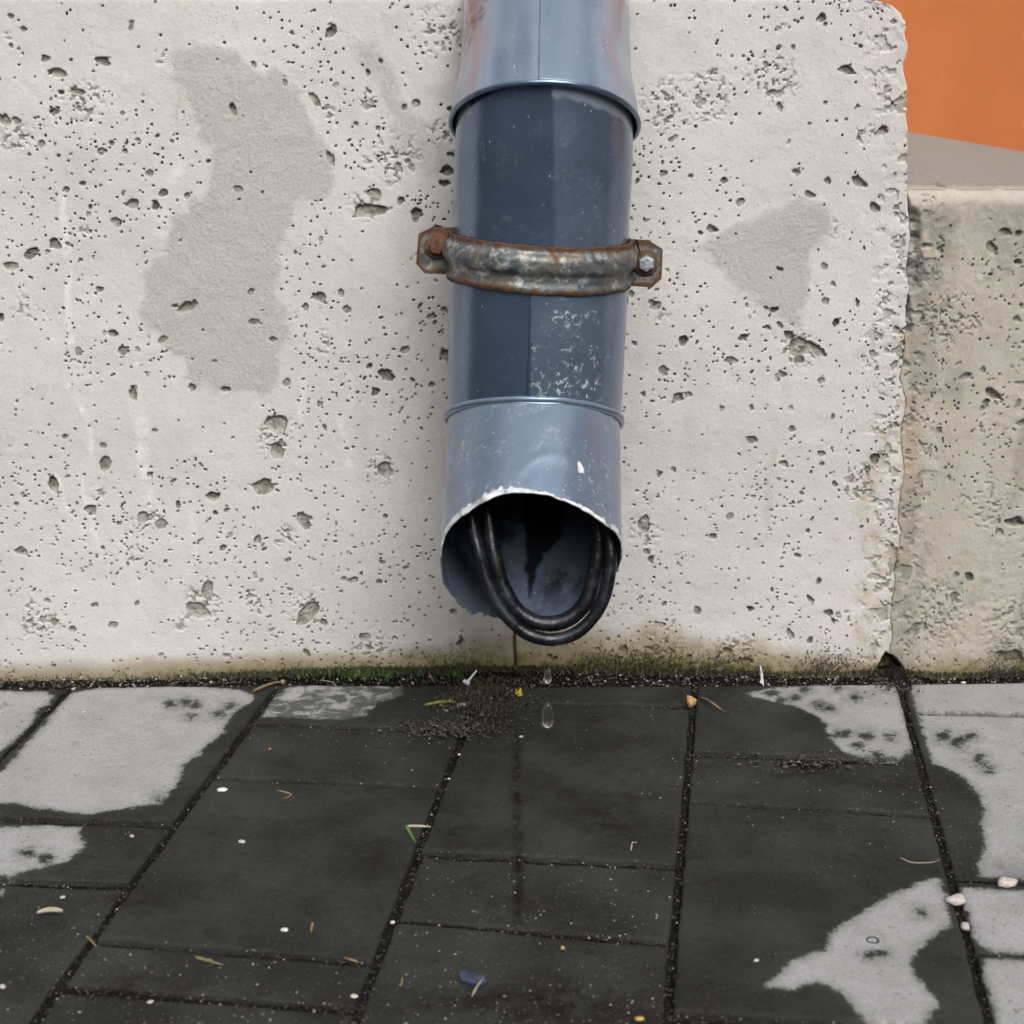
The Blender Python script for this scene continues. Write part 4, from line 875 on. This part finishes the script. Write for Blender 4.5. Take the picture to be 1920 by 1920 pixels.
PB = [(866,1326,7.5,WH,'chunky white stone at the left edge of the mossy soil heap'),(837,1334,5,GR,'small flat grey stone just left of the chunky white stone'),
 (878,1318,3.5,TN,'tiny buff stone up against the chunky white stone'),(911,1277,3.3,WH,'tiny white stone right of the white plastic tee, on the soil'),(902,1257,4,TN,'small pale stone in the moss above the white plastic tee'),
 (977,1383,5,WH,'round white stone on wet paving below the falling drop'),(952,1292,4.5,(.42,.33,.28),'pinkish stone on the soil heap beside the yellow scrap'),(919,1315,8,(.17,.145,.11),'long brown stone lying in the mossy soil heap'),
 (866,1345,5.5,(.10,.10,.095),'dark grey stone below the chunky white stone'),(861,1416,3.5,WH,'tiny white stone in the dark joint left of centre'),(842,1461,3.3,WH,'tiny white stone at the corner where two dark joints meet'),
 (1792,1693,11.5,(.40,.37,.34),'largest pale oval stone lying in the right-hand joint'),(1809,1742,7,(.38,.35,.32),'smaller pale stone in the right-hand joint below the largest oval one'),(1888,1661,11,(.40,.37,.33),'pale oval stone on the cross joint near the right edge'),
 (1446,1760,4,WH,'small white stone on wet paving left of the dry patch, upper one'),(1418,1805,5,(.5,.5,.48),'pale flat stone on wet paving above the dry patch tip'),(1623,1314,4.5,WH,'round white stone on dry paving left of the crack foot'),
 (1873,1269,7,(.50,.46,.42),'pinkish pale stone at the wall foot far right'),(1806,1281,6,(.52,.51,.5),'flat pale flake of stone on the right-hand dry paving near the wall'),(417,1484,7,(.5,.52,.53),'flat pale chip below the left end of the long dark joint'),
 (453,1581,6,WH,'upright white chip alone on the wet left paving'),(248,1570,4.5,TN,'small buff stone at the wet corner of the left dry slabs'),(271,1654,4.2,WH,'small white angular stone on the wet left paving'),(118,1684,4.2,WH,'small white stone above the tan husk'),
 (533,1746,5.5,(.52,.52,.5),'flat white stone beside the short upright straw'),(4,1852,5.5,WH,'white stone cut by the left edge of the picture'),(282,1880,4,WH,'small white stone near the bottom left'),
 (664,1870,5,(.42,.40,.36),'pale grey stone in the sloping joint near the bottom'),(736,1731,4.5,(.48,.46,.42),'pale stone where the sloping joint meets a cross joint'),(157,1336,4,(.40,.37,.32),'small buff stone on the left dry slab near its top'),
 (345,1379,4,(.42,.34,.27),'small orange-buff stone on the left dry slab'),(295,1365,3.5,(.18,.14,.09),'small brown crumb on the left dry slab'),
 (506,1405,4,(.30,.12,.05),'small reddish chip on the wet slab left of centre'),(1199,1912,6,(.42,.27,.08),'orange stone at the bottom edge'),(1055,1779,4,(.32,.22,.08),'tiny yellow-brown crumb near the bottom centre, right of the cross joint end'),
 ]
for (u, v, r, c, l) in PB: pebble(u, v, r, c, l, random.uniform(.45, .8), random.uniform(1.05, 1.5), random.uniform(-.5, .5))
def stick(name, pts, r, mat, lab, cat, grp=None, z=.0012, taper=True):
    P = [on_z(u, v, zz) for (u, v), zz in zip(pts, [z] * len(pts) if not isinstance(z, (list, tuple)) else z)]
    c = catmull(P, 7); m = len(c); rr = r * (np.interp(np.linspace(0, 1, m), [0, .15, .6, 1], [.6, 1, .9, .35]) if taper else np.ones(m))
    v_, q_ = tube_mesh(c, rr, 8); return tag(mesh_np(name, v_, q_, mat), lab, cat, grp)
def flatleaf(name, p0, p1, wpx, mat, lab, cat, grp=None, curl=.002):
    a, b = surf(*p0), surf(*p1); L = b - a; l = np.linalg.norm(L); L /= l; s = unit(np.cross([0, 0, 1], L)); n, m = 15, 7
    T, S = np.meshgrid(np.linspace(0, 1, n), np.linspace(-1, 1, m)); w = wpx / 1900 * np.sin(np.pi * np.clip(T, .02, .98))**.7
    P = a + (T * l)[..., None] * L + (S * w)[..., None] * s + (curl * (S**2) + .0012 + .0015 * np.sin(T * 3.1))[..., None] * np.array([0, 0, 1.])
    o = mesh_np(name, P.reshape(-1, 3), grid_faces(n, m), mat); so = o.modifiers.new('thickness', 'SOLIDIFY'); so.thickness = .0004; return tag(o, lab, cat, grp)
M_STRAW = simple('dry_straw', (.17, .125, .06), .6, .35, 200); M_TWIG = simple('brown_twig', (.13, .085, .05), .8, .4, 200); M_GREEN = simple('green_blade', (.07, .13, .025), .5, .4, 200)
M_PALE = simple('pale_fibre', (.28, .25, .19), .7, .2, 200); M_LEAF = simple('tan_leaf', (.36, .21, .09), .6, .25, 300); M_BLUE = simple('blue_glaze', (.020, .028, .055), .3, .4, 300)
M_YEL = simple('yellow_scrap', (.5, .36, .03), .5, .2, 300); M_PLAS = simple('white_plastic', (.62, .60, .64), .35, .06, 60, .0001)
flatleaf('seed_husk', (70, 1717), (118, 1714), 5, M_PALE, 'pale tan pointed husk on the wet paving at lower left', 'husk')
stick('straw', [(367, 1794), (392, 1802), (418, 1809)], .0010, M_STRAW, 'longest golden straw lying on the wet paving at lower left', 'straw', 'straws on the paving')
stick('straw', [(368, 1797), (395, 1800), (400, 1808)], .0007, M_STRAW, 'short straw crossing the longest golden straw', 'straw', 'straws on the paving')
stick('straw', [(162, 1755), (172, 1765), (181, 1775)], .0008, M_STRAW, 'short slanting straw below the tan husk', 'straw', 'straws on the paving')
stick('straw', [(586, 1730), (583, 1748)], .0009, M_STRAW, 'short upright-looking straw beside a flat white stone', 'straw', 'straws on the paving')
stick('straw', [(646, 1796), (660, 1800), (673, 1804)], .0008, M_STRAW, 'short golden straw left of the sloping joint near the bottom', 'straw', 'straws on the paving')
stick('straw', [(755, 1833), (752, 1850)], .0006, M_STRAW, 'hair-thin straw left of the blue shard', 'straw', 'straws on the paving')
stick('twig', [(262, 1450), (285, 1460), (305, 1476), (312, 1484), (300, 1495), (275, 1500)], .0010, M_PALE, 'thin pale twig curled like a hook on the left dry slab', 'twig')
stick('twig', [(519, 1482), (540, 1487), (545, 1492), (525, 1500)], .0008, M_STRAW, 'thin ochre twig hook on the wet slab left of centre', 'twig')
stick('twig', [(474, 1296), (495, 1287), (515, 1280), (532, 1278)], .0015, M_TWIG, 'thick brown twig lying at the wall foot above the left joint', 'twig', z=.006)
stick('twig', [(528, 1279), (533, 1277)], .0022, M_PALE, 'pale knobbly end of a twig at the wall foot', 'twig', z=.007)
stick('twig', [(1313, 1308), (1325, 1312), (1335, 1318), (1350, 1329), (1358, 1334)], .0012, M_TWIG, 'brown twig arching right of the tan leaf scrap', 'twig', z=[.002, .005, .006, .003, .001])
stick('twig', [(262, 1430), (270, 1440)], .0008, M_PALE, 'very short pale twig above the hooked one', 'twig')
stick('straw', [(764, 1549), (785, 1549), (808, 1550)], .0013, M_PALE, 'pale straw half of a bent grass stem on the wet slab', 'straw', z=.002)
stick('grass_blade', [(761, 1548), (769, 1562), (779, 1580)], .0015, M_GREEN, 'green half of a bent grass stem on the wet slab', 'grass blade', z=.002)
flatleaf('grass_blade', (795, 1327), (856, 1321), 4, simple('olive_blade', (.14, .145, .02), .5, .3, 200), 'olive yellow leaf blade left of the chunky white stone', 'grass blade')
stick('fibre', [(600, 1275), (625, 1280), (630, 1292), (622, 1306)], .0004, M_PALE, 'fine pale fibre at the grass tuft foot', 'fibre', z=.004)
stick('fibre', [(1688, 1608), (1710, 1617), (1745, 1617), (1762, 1612)], .0004, M_PALE, 'long fine pale fibre on the wet slab beside the right joint', 'fibre')
stick('fibre', [(1185, 1585), (1183, 1594), (1186, 1580), (1195, 1580)], .0005, M_PALE, 'short curled pale fibre on the central wet slab', 'fibre')
stick('fibre', [(805, 1262), (810, 1272), (816, 1282)], .0006, M_STRAW, 'thin stem standing in the moss left of the white plastic tee', 'fibre', z=[.014, .009, .003])
# tan leaf scrap standing in the joint
yl = on_z(1295, 1327, .001)[1]; lp = [on_y(u, v, yl + k) for u, v, k in ((1288, 1303, .004), (1297, 1306, .004), (1306, 1312, .002), (1304, 1320, .001), (1297, 1327, 0), (1290, 1327, 0), (1288, 1316, .002))]
lo = mesh_np('leaf_scrap', np.array(lp + [sum(lp) / 7 + np.array([0, -.002, 0])]), np.array([(i, (i + 1) % 7, 7) for i in range(7)]), M_LEAF); lo.modifiers.new('t', 'SOLIDIFY').thickness = .0005
tag(lo, 'orange-tan leaf scrap standing at the top of the central right joint', 'leaf scrap')
yp = [surf(967, 1309) + [0, 0, .004], surf(966, 1303) + [0, 0, .006], surf(972, 1305) + [0, 0, .004], surf(977, 1303) + [0, 0, .007], surf(979, 1310) + [0, 0, .003], surf(972, 1312) + [0, 0, .003]]
lo = mesh_np('paper_scrap', np.array(yp + [sum(yp) / 6 + np.array([0, 0, .001])]), np.array([(i, (i + 1) % 6, 6) for i in range(6)]), M_YEL, smooth=False); lo.modifiers.new('t', 'SOLIDIFY').thickness = .0005
tag(lo, 'bright yellow crumpled scrap on the soil heap', 'scrap')
# blue shard
sh = [(861, 1830), (868, 1827), (908, 1838), (912, 1845), (905, 1851), (868, 1844), (862, 1839)]
top = [surf(u, v) + np.array([0, 0, .0035 if v < 1839 else .0015]) for u, v in sh]; bot = [surf(u, v) + np.array([0, 0, -.0005]) for u, v in sh]
n = len(sh); mid = sum(top) / n + np.array([0, 0, .001])
fc = [(i, n + i, n + (i + 1) % n) for i in range(n)] + [(i, n + (i + 1) % n, (i + 1) % n) for i in range(n)] + [(i, (i + 1) % n, 2 * n) for i in range(n)]
tag(mesh_np('shard', np.array(top + bot + [mid]), np.array(fc), M_BLUE, smooth=False), 'dark blue glazed shard on the wet paving near the bottom centre', 'shard')
stick('fibre', [(885, 1868), (893, 1852), (900, 1842), (905, 1836)], .0006, M_PALE, 'pale fibre lying across the dark blue shard', 'fibre', z=[.001, .003, .006, .006])
# ring-pull like washer
v_, q_ = tube_mesh(np.array([surf(1636, 1766) + np.array([.0038 * math.cos(t), .0036 * math.sin(t), .0010]) for t in np.linspace(0, 2 * math.pi, 24, endpoint=False)]), .0009, 8, True)
tag(mesh_np('rubber_ring', v_, q_, simple('dark_ring', (.02, .022, .03), .4, .2)), 'tiny dark ring lying on the dry paving patch at lower right', 'ring')
# white plastic tee
te = empty('plastic_tee', tuple(surf(878, 1280))); tag(te, 'white plastic tee-shaped bit stuck in the soil at the wall foot', 'plastic bit')
a, b = on_y(869, 1276, -.022), on_y(881, 1284, -.024); c, d = on_y(877, 1278, -.022), on_y(894, 1257, -.016)
v_, q_ = tube_mesh(np.linspace(a, b, 5), np.array([.0017, .0021, .0021, .0021, .0017]), 10); mesh_np('head', v_, q_, M_PLAS, te)
v_, q_ = tube_mesh(np.linspace(c, d, 6), np.linspace(.0013, .0008, 6), 10); mesh_np('stem', v_, q_, M_PLAS, te)

# ================================================================ STUFF: grit, moss, blades
def scatter_grit(n, gen, name, sizes):
    octv = np.array([(1, 0, 0), (0, 1, 0), (-1, 0, 0), (0, -1, 0), (0, 0, 1), (0, 0, -1)], float)
    octf = np.array([(0, 1, 4), (1, 2, 4), (2, 3, 4), (3, 0, 4), (1, 0, 5), (2, 1, 5), (3, 2, 5), (0, 3, 5)])
    P, T = gen(n); n = len(P)
    s = (sizes[0] + (sizes[1] - sizes[0]) * RNG.random(n)**3.2)[:, None, None] * (.6 + .7 * RNG.random((n, 6, 1)))
    a = RNG.random(n) * 6.28; c, sn = np.cos(a), np.sin(a); V = octv[None] * s
    V = np.stack([V[..., 0] * c[:, None] * 1.3 - V[..., 1] * sn[:, None], V[..., 0] * sn[:, None] * 1.3 + V[..., 1] * c[:, None], V[..., 2] * .7], -1) + P[:, None]
    Fc = (octf[None] + (np.arange(n) * 6)[:, None, None]).reshape(-1, 3)
    tag(mesh_np(name, V.reshape(-1, 3), Fc, M_TINT, None, {'tint': np.repeat(T, 6, 0)}, smooth=False), kind='stuff')
def tints(n, light=.25):
    r = RNG.random(n)[:, None]; dark = np.array([.03, .027, .022]) * (.6 + 1.6 * RNG.random((n, 1)))
    pale = np.array([.40, .38, .34]) * (.6 + .8 * RNG.random((n, 1))); brown = np.array([.13, .075, .035]) * (.5 + RNG.random((n, 1)))
    return np.where(r < light, pale, np.where(r < light + .15, brown, dark))
joint_lines = []
for k in 'abcde': joint_lines.append([on_z(PX[k](v), v)[:2] for v in np.linspace(1285, 1960, 12)])
for (a, b), rows in COLS.items():
    for (l, r) in rows[1:]: joint_lines.append([on_z(PX[a](l), l)[:2], on_z(PX[b](r), r)[:2]])
def gen_joint(n):
    seg = [(np.array(l[i]), np.array(l[i + 1])) for l in joint_lines for i in range(len(l) - 1)]
    ln = np.array([np.linalg.norm(b - a) for a, b in seg]); pk = RNG.choice(len(seg), n, p=ln / ln.sum()); t = RNG.random(n)[:, None]
    A_ = np.array([s[0] for s in seg])[pk]; B_ = np.array([s[1] for s in seg])[pk]
    xy = A_ * (1 - t) + B_ * t + RNG.normal(0, .0036, (n, 2)); z = -.0034 + .0018 * RNG.random(n)
    off = np.min(np.abs(xy - (A_ * (1 - t) + B_ * t)), 1)
    return np.column_stack([xy, z]), tints(n, .03) * .6
scatter_grit(9000, gen_joint, 'joint_grit', (.0003, .0011))
def gen_wall(n):
    u = RNG.random(n) * 2100 - 90; y = -np.abs(RNG.normal(0, .013, n)); 
    x = (u - 960) / 1950; z = .001 + .004 * np.exp(y / .012) * RNG.random(n) + .002
    bh = np.interp(u, [0, 300, 500, 700, 900, 1000, 1200, 1500, 1680, 1750, 1920], [.002, .003, .005, .010, .012, .012, .008, .005, .008, .004, .006])
    z = -.002 + sstep(-.020, -.001, y) * bh + .001 * RNG.random(n)
    return np.column_stack([x, y, z]), tints(n, .14)
scatter_grit(4500, gen_wall, 'wall_foot_grit', (.0004, .0018))
def gen_heap(n):
    w = RNG.random(n)
    u = np.where(w < .5, RNG.normal(915, 42, n), np.where(w < .75, RNG.normal(850, 60, n), np.where(w < .88, RNG.normal(1510, 60, n), RNG.normal(1680, 25, n)))); v = np.where(w < .5, RNG.normal(1312, 20, n), np.where(w < .75, RNG.normal(1368, 9, n), np.where(w < .88, RNG.normal(1430, 10, n), RNG.normal(1280, 14, n))))
    v = np.maximum(v, 1276)
    P = np.array([on_z(a, b, .002) for a, b in zip(u, v)]); P[:, 2] += .002 * RNG.random(n); return P, tints(n, .05) * .6
scatter_grit(2600, gen_heap, 'heap_crumbs', (.0005, .0019))
def gen_all(n):
    u = RNG.random(n) * 2000 - 40; v = 1295 + 660 * RNG.random(n)
    P = np.array([on_z(a, b, .0006) for a, b in zip(u, v)]); return P, tints(n, .30) * .8
scatter_grit(9500, gen_all, 'scattered_grit', (.0002, .00085))
def blades(n, gen, name, hmin, hmax, wd, cols):
    P = gen(n); n = len(P); h = hmin + (hmax - hmin) * RNG.random(n); a = RNG.random(n) * 6.28; lean = RNG.normal(0, .45, (n, 2))
    d = np.stack([np.cos(a), np.sin(a), 0 * a], -1) * (wd * (.6 + .8 * RNG.random(n)))[:, None]
    tip = P + np.stack([lean[:, 0] * h, lean[:, 1] * h - .3 * h * RNG.random(n), h], -1); mid = P * .45 + tip * .55 + np.stack([0 * h, 0 * h, h * .12], -1)
    V = np.stack([P - d, P + d, mid - d * .7, mid + d * .7, tip], 1); k = (np.arange(n) * 5)[:, None, None]
    Fc = (np.array([(0, 1, 3), (0, 3, 2), (2, 3, 4)])[None] + k).reshape(-1, 3)
    cc = np.array(cols)[RNG.integers(0, len(cols), n)] * (.6 + .8 * RNG.random((n, 1)))
    tag(mesh_np(name, V.reshape(-1, 3), Fc, M_LEAFY, None, {'tint': np.repeat(cc, 5, 0)}, smooth=False), kind='stuff')
def g_tuft(n):
    u = np.concatenate([RNG.normal(700, 38, n * 3 // 4), RNG.normal(850, 14, n // 8), RNG.normal(590, 25, n // 8)]); y = -np.abs(RNG.normal(0, .010, len(u))) - .0005
    return np.column_stack([(u - 960) / 1950, y, .007 + .004 * RNG.random(len(u))])
blades(1500, g_tuft, 'green_tuft', .0018, .0052, .0006, [(.036, .090, .012), (.022, .055, .009), (.070, .135, .016), (.03, .028, .012)])
def g_moss(n):
    u = RNG.random(n * 2) * 1960 - 20; dens = np.interp(u, [0, 350, 450, 600, 1000, 1100, 1330, 1420, 1560, 1650, 1720, 1850, 1920], [.02, .05, .5, .9, 1, .9, .9, .4, .3, .9, .4, .7, .6])
    u = u[RNG.random(n * 2) < dens * .7]; y = -np.abs(RNG.normal(0, .006, len(u)))
    bh = np.interp(u, [0, 300, 500, 700, 900, 1000, 1200, 1500, 1680, 1750, 1920], [.002, .003, .005, .010, .012, .012, .008, .005, .008, .004, .006])
    return np.column_stack([(u - 960) / 1950, y, bh * .8 + .002 * RNG.random(len(u))])
blades(9000, g_moss, 'dark_moss', .0012, .0048, .0005, [(.022, .020, .010), (.035, .036, .012), (.012, .011, .008), (.07, .065, .018), (.045, .022, .014)])
def g_cling(n):   # moss growing up the wall foot
    u = RNG.normal(0, 1, n); c = RNG.choice([1150, 1200, 1330, 1110, 860, 1545, 1880, 1240], n); u = c + u * 38; z = np.abs(RNG.normal(0, .011, n)) + .006
    return np.column_stack([(u - 960) / 1950, -.0008 - .0014 * RNG.random(n), z])
blades(5200, g_cling, 'wall_moss', .0008, .0026, .0005, [(.022, .022, .008), (.055, .055, .012), (.012, .012, .007), (.11, .10, .02)])
def g_heap(n):
    u = RNG.normal(905, 40, n); v = np.maximum(RNG.normal(1308, 22, n), 1278); P = np.array([on_z(a, b, .004) for a, b in zip(u, v)]); return P
blades(1200, g_heap, 'heap_moss', .002, .0065, .00035, [(.06, .06, .02), (.035, .03, .014), (.12, .11, .04), (.02, .018, .012)])
